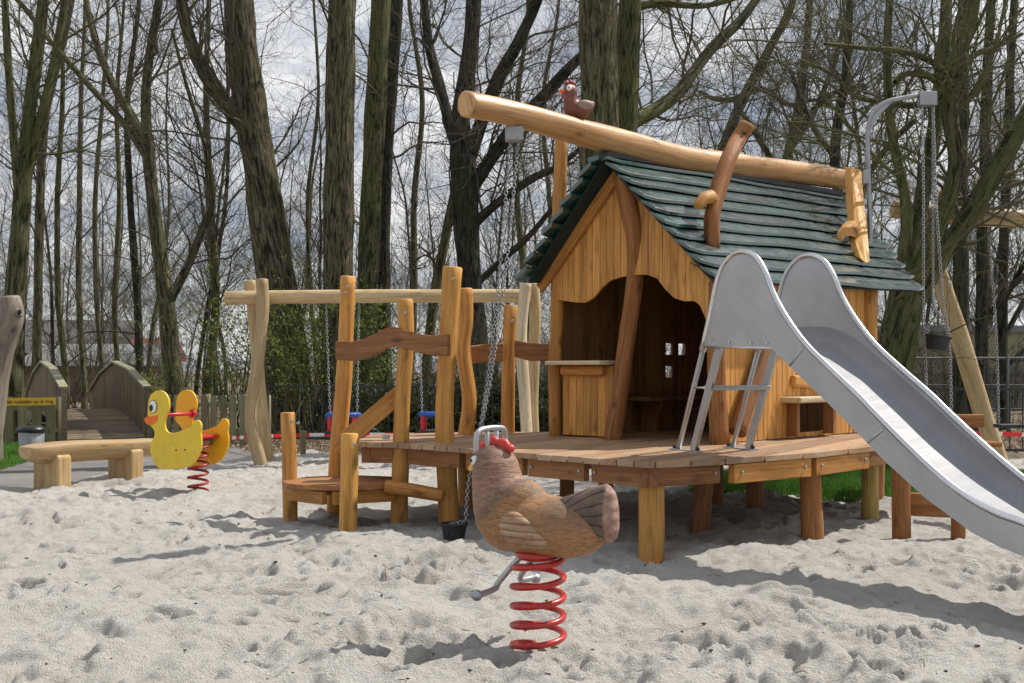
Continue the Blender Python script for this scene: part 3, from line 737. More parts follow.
def slab(mb, pts, off, tone=None):
    pts = [np.array(p, float) for p in pts]; O = pts[0]; U = nrm(pts[len(pts)//3]-O); N = nrm(off); W = np.cross(N, U)
    n = len(pts); b = len(mb.V); off = np.array(off)
    for q in pts: mb.V.append(tuple(q))
    for q in pts: mb.V.append(tuple(q+off))
    ox = random.uniform(0, 50); uv = [(float(np.dot(q-O, (1, 0, 0)))+ox, float(q[2])+ox) for q in pts]; tone = random.uniform(-1, 1) if tone is None else tone
    mb.face(tuple(range(b, b+n))[::-1], uv[::-1], tone); mb.face(tuple(range(b+n, b+2*n)), uv, tone)
    for i in range(n): j = (i+1) % n; mb.face((b+i, b+j, b+n+j, b+n+i), (uv[i], uv[j], (uv[j][0]+.1, uv[j][1]), (uv[i][0]+.1, uv[i][1])), tone)
def yb_(py): return float(np.interp(py, [168, 263], [10.66, 9.62]))
mb = MB(); slab(mb, [at(px, py, yb_(py)) for (px, py) in [(851, 168), (861, 170), (864, 200), (867, 225), (869, 250), (870, 261), (866, 263), (860, 258), (855, 240), (852, 200)]], (-.03, .09, .03)); mb.build('board_body', M['yellow'], hb, bevel=.01)
mb = MB(); slab(mb, [at(px, py, yb_(py)-.05) for (px, py) in [(858, 222), (852, 222), (845, 227), (840, 236), (841, 242), (846, 237), (851, 236), (857, 238), (859, 232)]], (-.02, .05, .02)); mb.build('beak_peg', M['yellow'], hb, bevel=.008)
bolts(hb, [at(853, 177, 10.6)], .012, 'blackpaint')
def links(mb, pts, r=.011, ln=.034, wire=.0032):
    P = spline(pts, 14) if len(pts) > 2 else np.array(pts, float)
    seg = np.linalg.norm(np.diff(P, axis=0), axis=1); cum = np.concatenate([[0], np.cumsum(seg)]); n = int(cum[-1]/(ln*.8))
    for i in range(n):
        d0 = (i+.5)/n*cum[-1]; c = np.array([np.interp(d0, cum, P[:, a]) for a in range(3)]); c2 = np.array([np.interp(min(d0+.02, cum[-1]), cum, P[:, a]) for a in range(3)])
        c1 = np.array([np.interp(max(d0-.02, 0), cum, P[:, a]) for a in range(3)])
        t = nrm(c2-c1); s_ = nrm(np.cross(t, (0, 1, 0) if i % 2 else (1, .3, 0))); 
        ring = [c+t*ln/2*math.cos(q)+s_*r*math.sin(q) for q in np.linspace(0, 2*math.pi, 9)[:-1]]
        mb.tube(ring, wire, 4, cap=False, k=1, closed=True, tone=0)
def bucket(parent, c, r, h, tilt=0., mat='rubber'):
    mb = MB(); c = np.array(c, float); n = 20; R_ = Matrix.Rotation(tilt, 3, 'Y')
    prof = [(0, 0), (r*.72, 0), (r*.95, h*.86), (r*1.06, h*.88), (r*1.06, h), (r*.96, h), (r*.9, h*.9), (r*.68, h*.08), (0, h*.08)]
    b = len(mb.V)
    for (rr, z) in prof:
        for j in range(n):
            a = 6.2832*j/n; v = R_@Vector((rr*math.cos(a), rr*math.sin(a), z)); mb.V.append(tuple(c+np.array(v)))
    for i in range(len(prof)-1):
        for j in range(n):
            j2 = (j+1) % n; mb.face((b+i*n+j, b+i*n+j2, b+(i+1)*n+j2, b+(i+1)*n+j), ((0, 0),)*4, 0, False)
    return mb.build('bucket', M[mat], parent, bevel=.003)
# far hoist with steel arm
fh = thing('far_bucket_hoist', 'curved steel arm with chains and a black bucket beside the far roof end', 'bucket hoist', tuple(at(869, 200, 10.25)))
YH = 10.3
mb = MB(); mb.tube([at(870, 262, YH), at(870, 230, YH), at(868.5, 180, YH), at(867.5, 145, YH), at(868, 128, YH), at(873, 113, YH), at(884, 103, YH), at(900, 98.5, YH), at(920, 95, YH)], .021, 8, k=6); mb.build('arm', M['galv'], fh)
mb = MB(); mb.prism([onplane(px, py, at(868, 0, YH)[:2], (1, 0)) for (px, py) in [(868, 130), (870, 118), (876, 110), (888, 103), (893, 102), (882, 112), (874, 124), (869, 136)]], (*at(868, 0, YH)[:2], 0), (1, 0, 0), (0, 0, 1), .012); mb.build('gusset', M['galv'], fh)
mb = MB(); mb.box(at(927, 99, YH), .155, .09, .125); mb.build('pulley_box', M['galv'], fh, bevel=.006)
for cy_, cw_ in ((246, .05), (177, .06)): mb = MB(); mb.box(at(866, cy_, YH-.04), cw_, .04, .12); mb.build('clamp', M['galv'], fh, bevel=.004)
mb = MB(); links(mb, [at(922, 105, YH), at(923.5, 200, YH), at(923.5, 300, YH), at(926, 380, YH), at(927, 432, YH)], .012, .036, .0045); mb.build('chain', M['galv'], fh); mb = MB()
links(mb, [at(933, 105, YH), at(936, 200, YH), at(939, 245, YH), at(943, 300, YH), at(949, 340, YH), at(951, 400, YH), at(950, 434, YH)], .012, .036, .0045)
mb.build('chain', M['galv'], fh); mb = MB(); links(mb, [at(926, 336, YH), at(931, 315, YH), at(934, 304, YH)], .011, .034, .004); mb.build('chain', M['galv'], fh); mb = MB(); links(mb, [at(948, 340, YH), at(942, 318, YH), at(934, 304, YH), at(933, 250, YH), at(933, 106, YH)], .011, .034, .004)
mb.build('chain', M['galv'], fh)
bucket(fh, at(936, 350, YH), .115, .13, tilt=.16)
# front hoist hanging from the jutting log
nh = thing('near_bucket_hoist', 'chain hoist under the jutting log with a black bucket on the sand', 'bucket hoist', tuple(at(514, 130, 7.69)))
pb = rpt(514, 134); Yb = pb[1]
mb = MB(); mb.box(pb, .12, .09, .10); mb.build('pulley_box', M['galv'], nh, bevel=.008)
bk = gnd(454, 539); bz = sandz(bk[0], bk[1]); bk[2] = bz
mb = MB()
links(mb, [at(510, 143, Yb), at(504, 220, Yb-.03), at(497, 300, Yb-.08), at(489, 370, Yb-.1), at(478, 440, Yb-.1), at(469, 480, 7.55), (bk[0]+.075, bk[1], bz+.13)], .011, .032, .0036)
mb.build('chain', M['galv'], nh); mb = MB()
links(mb, [at(518, 143, Yb), at(511, 220, Yb-.03), at(502, 300, Yb-.08), at(492, 370, Yb-.1), at(481, 430, Yb-.1)], .011, .032, .0036)
mb.build('chain', M['galv'], nh); mb = MB()
links(mb, [(bk[0]+.08, bk[1], bz+.13), (bk[0]+.03, bk[1]-.02, bz+.115), (bk[0]-.03, bk[1]-.01, bz+.10)], .011, .032, .0036)
mb.build('chain', M['galv'], nh)
bucket(nh, bk-np.array([0, 0, .01]), .088, .125)
# ---- carved bird on the log ------------------------------------
bc = rpt(577, 117); bc[2] = 0
ztop = rpt(577, 131)[2]+.085
bird = thing('carved_bird', 'small carved brown hen with white eye perched on the jutting ridge log', 'carved bird', (bc[0], bc[1], ztop), rot=R(200), local=True); bird.scale = (.88, .88, .88)
def remesh(mb, name, mat, parent, vox, smooth=4, fac=.5):
    o = mb.build(name, mat, parent)
    rm = o.modifiers.new('r', 'REMESH'); rm.mode = 'VOXEL'; rm.voxel_size = vox; rm.use_smooth_shade = True
    sm = o.modifiers.new('s', 'SMOOTH'); sm.iterations = smooth; sm.factor = fac
    return o
mb = MB(); mb.ell((0, 0, .075), (.115, .085, .085)); mb.ell((-.07, 0, .10), (.075, .055, .05)); mb.ell((-.12, 0, .125), (.03, .035, .025)); mb.tube([(.05, 0, .1), (.06, 0, .17), (.06, 0, .22)], [.07, .058, .062], 14)
mb.ell((.062, 0, .225), (.062, .058, .06)); remesh(mb, 'bird_body', M['birdbrown'], bird, .009)
for s_ in (-1, 1):
    mb = MB(); mb.ell((-.045, .075*s_, .105), (.075, .018, .042)); mb.ell((-.10, .06*s_, .125), (.035, .015, .02)); mb.build('wing', M['birdwing'], bird)
    mb = MB(); mb.ell((.085, .042*s_, .24), (.026, .020, .028)); e_ = mb.build('eye', M['whitepaint'], bird)
    mb = MB(); mb.ell((.100, .060*s_, .24), (.005, .004, .006), 8, 6); mb.build('pupil', M['blackpaint'], e_)
mb = MB(); mb.ell((.125, 0, .22), (.04, .022, .018)); mb.build('beak', M['beakorange'], bird)
mb = MB()
for (x, z, r) in ((.09, .285, .024), (.06, .297, .024), (.03, .288, .02)): mb.ell((x, 0, z), (r, .016, r))
mb.build('comb', M['seatdark'], bird)
mb = MB(); mb.ell((.10, 0, .17), (.02, .03, .03)); mb.build('wattle', M['redwood'], bird)

# ---- slide -----------------------------------------------------
SP = np.array([1.053, 7.475]); SDIR = nrm((.43, -.90)); SN = np.array([-SDIR[1], SDIR[0]]); SW = .50
SN = np.array([.9, .43]); SN = SN/np.linalg.norm(SN)
slide = thing('slide', 'brushed steel slide with high rounded sides and ladder legs on the platform', 'slide', (SP[0], SP[1], ZD))
def sp(t, w, z): p = SP+SDIR*t+SN*w; return np.array([p[0], p[1], z])
TOPP = [(703, 346), (710, 315), (716, 285), (722, 267.6), (731, 256), (743, 251.6), (756, 257), (766, 273), (773, 292), (785, 315), (804, 342), (830, 368.5), (860, 397), (877, 415), (915, 453), (947, 482), (973, 500.5), (999, 514), (1024, 523)]
BOTP = [(703.5, 347.2), (772, 349), (807, 383), (829, 404), (859, 434), (884, 460), (925, 497.5), (973, 533), (1000, 547), (1024, 556.5)]
top = [onplane(px, py, SP, SDIR) for (px, py) in TOPP]; bot = [onplane(px, py, SP, SDIR) for (px, py) in BOTP]
te, ze = top[-1]; tb, zb = bot[-1]
top += [(te+.15, ze-.045), (te+.35, ze-.07), (te+.65, ze-.075)]; bot += [(tb+.15, zb-.045), (tb+.35, zb-.06), (te+.65, zb-.062)]
topS = spline([(a, b, 0) for a, b in top], 4)[:, :2]
botS = np.array(bot)
poly = [tuple(p) for p in topS]+[tuple(p) for p in botS[::-1]]
for w_ in (0, SW):
    mb = MB(); mb.prism(poly, sp(0, w_, 0), (SDIR[0], SDIR[1], 0), (0, 0, 1), .005, tone=0, grain=1); mb.build('side_panel', M['steel'], slide)
    mb = MB(); mb.tube([sp(t, w_, z) for t, z in topS], .017, 10, k=1); mb.tube([sp(t, w_, z+.004) for t, z in botS[:2]], .008, 6, k=1); mb.build('rim', M['rim'], slide)
    # seams
    mb = MB()
    for (tp_, bp_) in (((804, 342), (790, 366)), ((884, 423), (868, 443))):
        a_, b_ = onplane(*tp_, SP, SDIR), onplane(*bp_, SP, SDIR); off_ = -.006 if w_ == 0 else .006
        mb = MB(); mb.tube([sp(a_[0], w_+off_, a_[1]-.03), sp(b_[0], w_+off_, b_[1])], .004, 5, k=1); mb.build('seam', M['rim'], slide)
for (px, py) in ((712, 342), (730, 345), (752, 346), (768, 346)):
    t_, z_ = onplane(px, py-3, SP, SDIR); mb = MB(); mb.tube([sp(t_, -.002, z_), sp(t_, -.012, z_)], .007, 8, k=1); mb.build('screw', M['rim'], slide)
# bed: follows the lower edge with filleted sides
bedp = [(botS[0][0]+.01, botS[0][1]+.02), (botS[1][0]-.08, botS[1][1]+.03)]
for (t, z) in botS[2:]: bedp.append((t-.02, z+.045))
bedc = spline([(a, b, 0) for a, b in bedp], 6)[:, :2]
prof = [(.003, .10), (.004, .055), (.02, .02), (.055, .003), (.12, 0), (SW/2, -.003), (SW-.12, 0), (SW-.055, .003), (SW-.02, .02), (SW-.004, .055), (SW-.003, .10)]
V = []; n_ = len(prof)
for i, (t, z) in enumerate(bedc):
    a = bedc[max(i-1, 0)]; b = bedc[min(i+1, len(bedc)-1)]; tg = nrm(b-a); nx, nz = -tg[1], tg[0]
    for (w_, h_) in prof: V.append(sp(t+nx*h_, w_, z+nz*h_))
Q = []; UV = []
for i in range(len(bedc)-1):
    for j in range(n_-1):
        Q.append((i*n_+j, i*n_+j+1, (i+1)*n_+j+1, (i+1)*n_+j)); UV += [(j*.05, i*.05), (j*.05+.05, i*.05), (j*.05+.05, i*.05+.05), (j*.05, i*.05+.05)]
quick('bed', V, Q, M['steelbed'], slide, uv=UV)
# ladder legs
zt_ = 1.27
def legline(tb_, tt, w_, flat):
    A = sp(tb_, w_, ZD+.004); B = sp(tt, w_, zt_+.02); mb = MB()
    if flat: mb.plank(A, B, .025, .058, up=nrm(np.cross(B-A, (SN[0], SN[1], 0)))) ; o = mb.build('leg', M['legsteel'], slide, bevel=.004)
    else:
        mb.tube([A, B], .0165, 10, k=1); C1 = A+(B-A)*.9; mb.tube([C1, C1+(B-A)*.09], .023, 10, k=1); o = mb.build('leg', M['legsteel'], slide)
    return A, B
RA = legline(.0, .30, .035, False); RB = legline(.0, .30, SW-.035, False); FA = legline(.17, .47, .035, True); FB = legline(.17, .47, SW-.035, True)
zr = .975; f = (zr-ZD)/(zt_-ZD)
c1 = RA[0]+(FA[1]-FA[0])*f+SDIR.tolist()[0]*0
P1 = FA[0]+(FA[1]-FA[0])*f; P2 = FB[0]+(FB[1]-FB[0])*f
mb = MB(); mb.plank(P1, P2, .12, .028); mb.build('rung', M['galv'], slide, bevel=.004)
for (a_, b_) in ((RA, FA), (RB, FB)):
    q1 = a_[0]+(a_[1]-a_[0])*f; q2 = b_[0]+(b_[1]-b_[0])*f; mb = MB(); mb.tube([q1, q2], .008, 6, k=1); mb.build('link_rod', M['rim'], slide)
for w_ in (.035, SW-.035):
    mb = MB(); mb.box(sp(.085, w_, ZD+.004), .30, .07, .006, rot=math.atan2(SDIR[1], SDIR[0])); fp = mb.build('foot_plate', M['legsteel'], slide)
    for t_ in (-.045, .215): mb = MB(); mb.tube([sp(t_, w_, ZD+.004), sp(t_, w_, ZD+.028)], .014, 8, k=1); mb.build('bolt', M['blackpaint'], fp)

# ---- right hand steps ------------------------------------------
rs = thing('side_steps', 'small orange wooden steps half hidden behind the slide', 'steps', (2.8, 7.9, 0))
post('post', 901.5, 538, 901, 440, 18, M['red'], rs); post('post', 958, 539, 960, 428, 14, M['red'], rs)
for (pa, pb_, Ya, Yb2, w_, th_) in (((909, 504), (951, 506), 7.6, 7.5, .05, .15), ((925, 499), (985, 500), 8.1, 8.0, .16, .04), ((930, 421), (983, 421), 8.5, 8.6, .05, .10), ((960, 443.5), (994, 443.5), 8.4, 8.4, .3, .035), ((962, 452), (988, 452), 8.55, 8.55, .04, .06)):
    mb = MB(); mb.plank(at(*pa, Ya), at(*pb_, Yb2), w_, th_); mb.build('board', M['red'] if w_ != .16 else M['ochre'], rs, bevel=.008)
post('post', 975, 502, 975, 440, 12, M['red'], rs)

# ---- back swing ------------------------------------------------
sw = thing('swing_set', 'pale round pole swing frame at the back left', 'swing frame', (-1.5, 13.5, 0))
mb = MB(); mb.tube([at(226, 298, 13.5), at(330, 296.5, 13.5), at(440, 296, 13.5), at(530, 296, 13.5)], [.082, .08, .08, .078], 16, wob=.015); mb.build('beam', M['pale'], sw)
post('pole', 261, 466.5, 262, 280, 13, M['pale'], sw, Ytop=13.38, mids=((251, 420), (258, 360), (263, 310)), wob=.03)
post('pole', 268, 461, 250, 281, 12.5, M['pale'], sw, Ytop=13.66, mids=((261, 400), (256, 340), (253, 305)), wob=.03)
def p3(name, pts, r, mat, parent): mb = MB(); mb.tube(pts, r, 12, wob=.03); return mb.build(name, mat, parent)
p3('pole', [np.array([.13, 13.0, -.2]), at(527, 450, 13.1), at(525, 400, 13.2), at(521, 340, 13.3), at(524, 300, 13.36), at(526, 284, 13.36)], .068, M['white'], sw)
p3('pole', [np.array([.32, 13.9, -.2]), at(533, 420, 13.8), at(534, 360, 13.7), at(535, 310, 13.66), at(533, 284, 13.64)], .068, M['pale'], sw)
def swing_seat(name, label, xl, xr, Y, pyt, x0l, x0r, beam_py=302, group=None):
    t = thing(name, label, 'swing seat', tuple(at((xl+xr)/2, beam_py, Y)), group=group)
    mb = MB(); links(mb, [at(x0l, beam_py, Y), at(xl+1, pyt, Y)], .012, .045, .005); mb.build('chain', M['galv'], t); mb = MB(); links(mb, [at(x0r, beam_py, Y), at(xr-1, pyt, Y)], .012, .045, .005); mb.build('chain', M['galv'], t)
    zt = at(0, pyt, Y)[2]; a = at(xl, pyt, Y)[0]; b = at(xr, pyt, Y)[0]
    mb = MB()
    for dy in (-.13, .13): mb.tube([(a, Y+dy, zt), (b, Y+dy, zt)], .028, 10, k=1)
    for xx in (a, b): mb.tube([(xx, Y-.13, zt), (xx, Y+.13, zt)], .028, 10, k=1)
    mb.build('top_bar', M['bluepaint'], t)
    mb = MB()
    for xx in (a+.03, b-.03):
        for dy in (-.13, .13): mb = MB(); mb.tube([(xx, Y+dy, zt-.02), (xx, Y+dy, zt-.19)], .028, 10, k=1); mb.build('side_tube', M['seatred'], t)
    mb = MB(); mb.box(((a+b)/2, Y, zt-.2), b-a+.06, .34, .03, tone=0); mb.build('seat_board', M['rubber'], t, bevel=.01)
    return t
swing_seat('toddler_swing', 'blue and red toddler swing seat left of the tall bare post', 329, 358, 13.5, 415, 326, 359)
swing_seat('toddler_swing', 'blue and red toddler swing seat between the platform posts', 421, 449, 13.5, 414, 419, 452)
# ---- right swing frame -----------------------------------------
s2 = thing('swing_set', 'tall round pole swing frame at the right behind the mossy tree', 'swing frame', (5.3, 12.6, 0))
YS = 12.4
mb = MB(); mb.tube([at(893, 209, YS), at(960, 216, YS), at(1024, 219, YS), at(1120, 226, YS), at(1260, 236, YS)], [.098, .10, .10, .10, .10], 16, wob=.02); mb.build('beam', M['pale'], s2)
p3('pole', [gnd(1004, 474)-np.array([0, 0, .3]), gnd(1001, 469), at(985, 420, 12.7), at(962, 345, 12.6), at(938, 272, 12.45), at(925, 235, 12.4), at(917, 205, 12.3)], .098, M['pale'], s2)
p3('pole', [np.array([4.2, 13.8, -.2]), at(905, 320, 13.2), at(925, 250, 12.8), at(943, 205, 12.6), at(949, 188, 12.6)], .085, M['ochre'], s2)
p3('pole', [np.array([9.0, 11.6, -.2]), at(1260, 226, YS)], .09, M['pale'], s2)
t = thing('flat_swing', 'flat black swing seat on long chains at the right edge', 'swing seat', tuple(at(1010, 225, YS)))
mb = MB(); links(mb, [at(988, 225, YS), at(996, 330, YS), at(999, 424, YS)], .012, .045, .005); mb.build('chain', M['galv'], t); mb = MB(); links(mb, [at(1034, 227, YS), at(1036, 330, YS), at(1036, 424, YS)], .012, .045, .005); mb.build('chain', M['galv'], t)
mb = MB(); mb.box(at(1017, 426, YS), .44, .2, .04); mb.build('seat_board', M['rubber'], t, bevel=.01)

# ---- bench -----------------------------------------------------
BL, BR = np.array([-4.42, 10.45]), np.array([-3.72, 11.75]); bd = nrm(BR-BL); bn = np.array([-bd[1], bd[0]])
bench = thing('log_bench', 'low bench of a split log on two slab legs beside the path', 'bench', (*(BL+BR)/2, 0))
profh = [(math.cos(a), .95*math.sin(a)-.0) for a in np.linspace(math.pi, 2*math.pi, 12)]+[(.98, .18), (.6, .24), (0, .26), (-.6, .24), (-.98, .18)]
mb = MB(); L = np.linalg.norm(BR-BL); pts = [(*(BL+bd*t*L), .375+.012*math.sin(t*5)) for t in (0, .05, .12, .3, .5, .7, .9, 1)]
mb.tube(pts, [.10, .135, .155, .165, .168, .165, .155, .15], len(profh), prof=[(-a, b) for a, b in profh][::-1] if False else profh, k=3, wob=.012); mb.build('seat', M['bench'], bench)
for f_, wd in ((.20, .30), (.80, .26)):
    c = BL+bd*L*f_
    mb = MB(); mb.prism([(-.17, -.3), (.17, -.3), (.17, .30), (.12, .33), (-.12, .33), (-.17, .30)], (c[0], c[1], 0), (bn[0], bn[1], 0), (0, 0, 1), .16, grain=1); mb.build('leg', M['bench'], bench, bevel=.02)

# ---- duck springer ---------------------------------------------
DP = gnd(198, 492)[:2]; DD = nrm((-.90, .44)); DN = np.array([-DD[1], DD[0]]); DN = DN if DN[1] > 0 else -DN
duck = thing('duck_springer', 'yellow duck spring rider with two flat panels on a dark red spring', 'spring rider', (DP[0], DP[1], 0))
offd = .18
def dz(px, py): return (130+px*.1905, 370+py*.1905)
near = DP-DN*offd+DD*0
outl = [(98, 190), (101, 160), (112, 132), (135, 112), (160, 107), (185, 118), (202, 145), (209, 180), (206, 210), (196, 240), (186, 275), (189, 305), (200, 324), (222, 331), (255, 325), (290, 313), (318, 300), (333, 283), (341, 266), (356, 262), (371, 272), (378, 295), (374, 330), (378, 365), (376, 410), (362, 450), (340, 485), (305, 507), (260, 518), (205, 522), (165, 517), (140, 500), (122, 465), (110, 425), (113, 385), (130, 348), (131, 322), (118, 300), (104, 285), (98, 262), (96, 225)]
dl = [onplane(*dz(*p), near, DD) for p in outl]
dl = [tuple(p) for p in spline([(a, b, 0) for a, b in dl]+[(dl[0][0], dl[0][1], 0)], 3)[:-1, :2]]
sc_ = .97
for (o_, mt, lb) in ((near, 'duckyellow', None), (DP+DN*offd, 'duckorange', None)):
    mb = MB(); mb.prism(dl, (*o_, 0), (DD[0], DD[1], 0), (0, 0, 1), .022, tone=0, smooth=False); pn = mb.build('side_panel', M[mt], duck, bevel=.004)
    sgn = -1 if o_ is near else 1
    fo = o_+DN*sgn*.013
    def patch(name, pts, mat, dep, parent=pn):
        q = fo+DN*sgn*dep; ol = [onplane(*dz(*p), near, DD) for p in pts]; mb = MB(); mb.prism(ol, (*q, 0), (DD[0], DD[1], 0), (0, 0, 1), .004); return mb.build(name, M[mat], parent)
    def ellp(cx, cy, rx, ry, n=20): return [(cx+rx*math.cos(a), cy+ry*math.sin(a)) for a in np.linspace(0, 6.2832, n+1)[:-1]]
    e0 = patch('eye', ellp(127, 192, 21, 35), 'blackpaint', .0)
    patch('eye_white', ellp(127, 192, 18.5, 32), 'whitepaint', .003, e0); patch('pupil', ellp(119, 199, 9, 17), 'blackpaint', .006, e0)
    patch('beak', [(80, 262), (86, 250), (100, 242), (118, 245), (135, 240), (150, 237), (152, 252), (145, 270), (130, 282), (110, 289), (92, 283)], 'beakorange', .0)
    patch('hole', ellp(247, 421, 4, 5, 8), 'darkbrown', .0); patch('hole', ellp(293, 419, 4, 5, 8), 'darkbrown', .0)
hz = onplane(*dz(190, 236), near, DD)
hp = near+DD*hz[0]; hq = hp+DN*(2*offd)
mb = MB(); mb.tube([(*(hp+DN*.01), hz[1]), (*(hq+DN*.03), hz[1])], .017, 10, k=1); mb.tube([(*(hq-DN*.03), hz[1]), (*(hq-DN*.012), hz[1])], .04, 12, k=1); mb.build('handle', M['seatred'], duck)
sz = onplane(*dz(300, 400), near, DD)
c_ = DP+DD*(sz[0]*.9+.06)
mb = MB(); mb.box((c_[0], c_[1], .50), .27, 2*offd-.03, .03, rot=math.atan2(DD[1], DD[0])); mb.build('seat', M['seatred'], duck, bevel=.008)
mb = MB(); mb.box((c_[0], c_[1], .45), .24, .2, .06, rot=math.atan2(DD[1], DD[0])); mb.build('bracket', M['darkbrown'], duck, bevel=.005)
def spring(parent, c, r, wire, z0, z1, turns, mat, ph=0.):
    n = int(turns*22); pts = []
    for i in range(n+1):
        t = i/n; a = ph+t*turns*2*math.pi; z = z0+(z1-z0)*t
        pts.append((c[0]+r*math.cos(a), c[1]+r*math.sin(a), z))
    mb = MB(); mb.tube(pts, wire, 9, k=1, tone=0); return mb.build('spring', mat, parent)
dz0 = sandz(DP[0], DP[1])
spring(duck, (DP[0], DP[1]), .085, .0125, dz0-.01, .43, 5.2, M['darkredspring'])

# ---- hen springer (foreground) ---------------------------------
def mk_hen():
    m, nt = newmat('hen_body_paint'); g = G(nt); tc = g.n('ShaderNodeTexCoord').outputs['Object']
    s_ = g.n('ShaderNodeSeparateXYZ'); g.l(tc, s_.inputs[0]); x, y, z = s_.outputs
    n1 = g.noise(tc, 9, 4, .6); n2 = g.noise(tc, 3, 3)
    fe = g.noise(g.map(tc, (26, 26, 120), rot=(0, .25, 0)), 1., 4, .65, .9)
    fb = g.noise(g.map(tc, (26, 60, 120), rot=(0, -.5, 0)), 1., 4, .65, .8)
    nk0 = g.math('ADD', g.math('MULTIPLY', z, 1.5), g.math('MULTIPLY', x, 1.35))
    nk = g.rng(g.math('MULTIPLY_ADD', n1, .05, nk0), 1.055, 1.075, 0, 1)
    neck = g.ramp(fe, [(.32, (.13, .07, .048)), (.5, (.29, .16, .11)), (.68, (.37, .225, .16))])
    neck = g.mix(g.rng(n2, .5, .62, 0, .6), neck, (.13, .085, .068))
    body = g.ramp(fb, [(.3, (.17, .085, .04)), (.5, (.345, .18, .08)), (.7, (.43, .24, .115))])
    body = g.mix(g.rng(g.noise(tc, 5.5, 3), .53, .66, 0, .65), body, (.12, .085, .055))
    # dark saddle ring between body and tail and below the neck
    ring = g.math('MULTIPLY', g.rng(x, -.05, -.12, 0, 1), g.rng(z, .46, .56, 0, 1))
    body = g.mix(g.math('MULTIPLY', ring, .65), body, (.13, .09, .065))
    edge = g.math('MULTIPLY', g.rng(nk0, .99, 1.055, 0, 1), g.rng(nk0, 1.12, 1.06, 0, 1))
    col = g.mix(nk, body, neck); col = g.mix(g.math('MULTIPLY', edge, .55), col, (.11, .085, .06))
    h = g.mix(nk, fb, fe)
    g.out(col, .58, 0, h, .7, .008, .4)
    return m
def mk_tail():
    m, nt = newmat('hen_tail_paint'); g = G(nt); tc = g.n('ShaderNodeTexCoord').outputs['Object']
    s_ = g.n('ShaderNodeSeparateXYZ'); g.l(tc, s_.inputs[0]); x, y, z = s_.outputs
    # feathers fan out from a point at the tail root
    ang = g.math('ARCTAN2', g.math('SUBTRACT', z, .50), g.math('MULTIPLY', g.math('ADD', x, .02), -1.))
    wv = g.math('SINE', g.math('MULTIPLY_ADD', g.noise(tc, 8, 2), 6., g.math('MULTIPLY', ang, 46.)))
    n1 = g.noise(tc, 30, 4, .7); n2 = g.noise(tc, 6, 3)
    col = g.ramp(g.math('MULTIPLY_ADD', n1, .35, n2), [(.45, (.075, .055, .045)), (.7, (.16, .115, .09)), (.9, (.24, .17, .13))])
    col = g.mix(g.rng(wv, -.75, -.95, 0, .8), col, (.03, .022, .018))
    low = g.rng(z, .475, .425, 0, 1); col = g.mix(low, col, (.36, .19, .06))
    sh = g.rng(x, -.312, -.320, 0, 1); col = g.mix(sh, col, g.ramp(n1, [(.35, (.22, .125, .095)), (.65, (.40, .26, .20))]))
    g.out(col, .65, 0, g.math('MULTIPLY_ADD', wv, .25, n1), .7, .01, .3)
    return m
def mk_wing():
    m, nt = newmat('hen_wing_paint'); g = G(nt); tc = g.n('ShaderNodeTexCoord').outputs['Object']
    n1 = g.noise(tc, 40, 4, .7); n2 = g.noise(g.map(tc, (10, 10, 60)), 1., 3)
    s_ = g.n('ShaderNodeSeparateXYZ'); g.l(tc, s_.inputs[0]); x, y, z = s_.outputs
    st_ = g.math('SINE', g.math('MULTIPLY_ADD', g.noise(tc, 6, 1), 3., g.math('MULTIPLY', z, 230.)))
    col = g.ramp(g.math('MULTIPLY_ADD', n1, .4, n2), [(.4, (.19, .11, .06)), (.65, (.37, .235, .13)), (.95, (.5, .36, .25))])
    col = g.mix(g.rng(st_, -.5, -.95, 0, .6), col, (.10, .065, .045))
    g.out(col, .65, 0, g.math('MULTIPLY_ADD', st_, .25, n1), .7, .008, .3); return m
hp0 = gnd(538, 648); hz0 = sandz(hp0[0], hp0[1])
hen = thing('hen_springer', 'brown carved hen spring rider with red comb on a red spring in front', 'spring rider', (hp0[0], hp0[1], 0), rot=math.atan2(.545, -.838), local=True)
HB = mk_hen()
mb = MB()
mb.ell((-.015, 0, .488), (.275, .128, .122), 28, 18); mb.ell((-.11, 0, .47), (.19, .116, .103), 24, 16); mb.ell((.13, 0, .50), (.14, .122, .13), 24, 16); mb.ell((.0, 0, .45), (.24, .11, .088), 24, 16); mb.ell((.095, 0, .585), (.125, .10, .085), 24, 16)
mb.tube([(.15, 0, .50), (.175, 0, .58), (.195, 0, .66), (.205, 0, .73)], [.126, .118, .104, .092], 24, cap=True); mb.ell((.206, 0, .725), (.088, .085, .075), 24, 16)
remesh(mb, 'body', HB, hen, .0068, 12, .5)
# tail fan
mb = MB(); b0 = len(mb.V); secs = []
for i, t in enumerate(np.linspace(0, 1, 14)):
    x = -.04-.27*t; zc = .488+.068*t; hh = .088+.026*t; ww = .074-.024*t
    if t > .9: hh *= .98
    secs.append((x, zc, hh, ww))
secs.append((-.326, .553, .106, .046)); secs.append((-.340, .55, .094, .038)); secs.append((-.350, .547, .065, .024))
n = 28
for (x, zc, hh, ww) in secs:
    for j in range(n):
        a = 6.2832*j/n; ca, sa = math.cos(a), math.sin(a); e = .92
        tilt = (sa*hh)*.10
        mb.V.append((x+tilt*.5+(.0), ww*math.copysign(abs(ca)**e, ca), zc+hh*math.copysign(abs(sa)**e, sa)))
for i in range(len(secs)-1):
    for j in range(n):
        j2 = (j+1) % n; mb.face((i*n+j, i*n+j2, (i+1)*n+j2, (i+1)*n+j), ((0, 0),)*4, 0, True)
mb.face(tuple(range((len(secs)-1)*n, len(secs)*n)), [(0, 0)]*n, 0, True)
mb.build('tail', mk_tail(), hen)
WM = mk_wing()
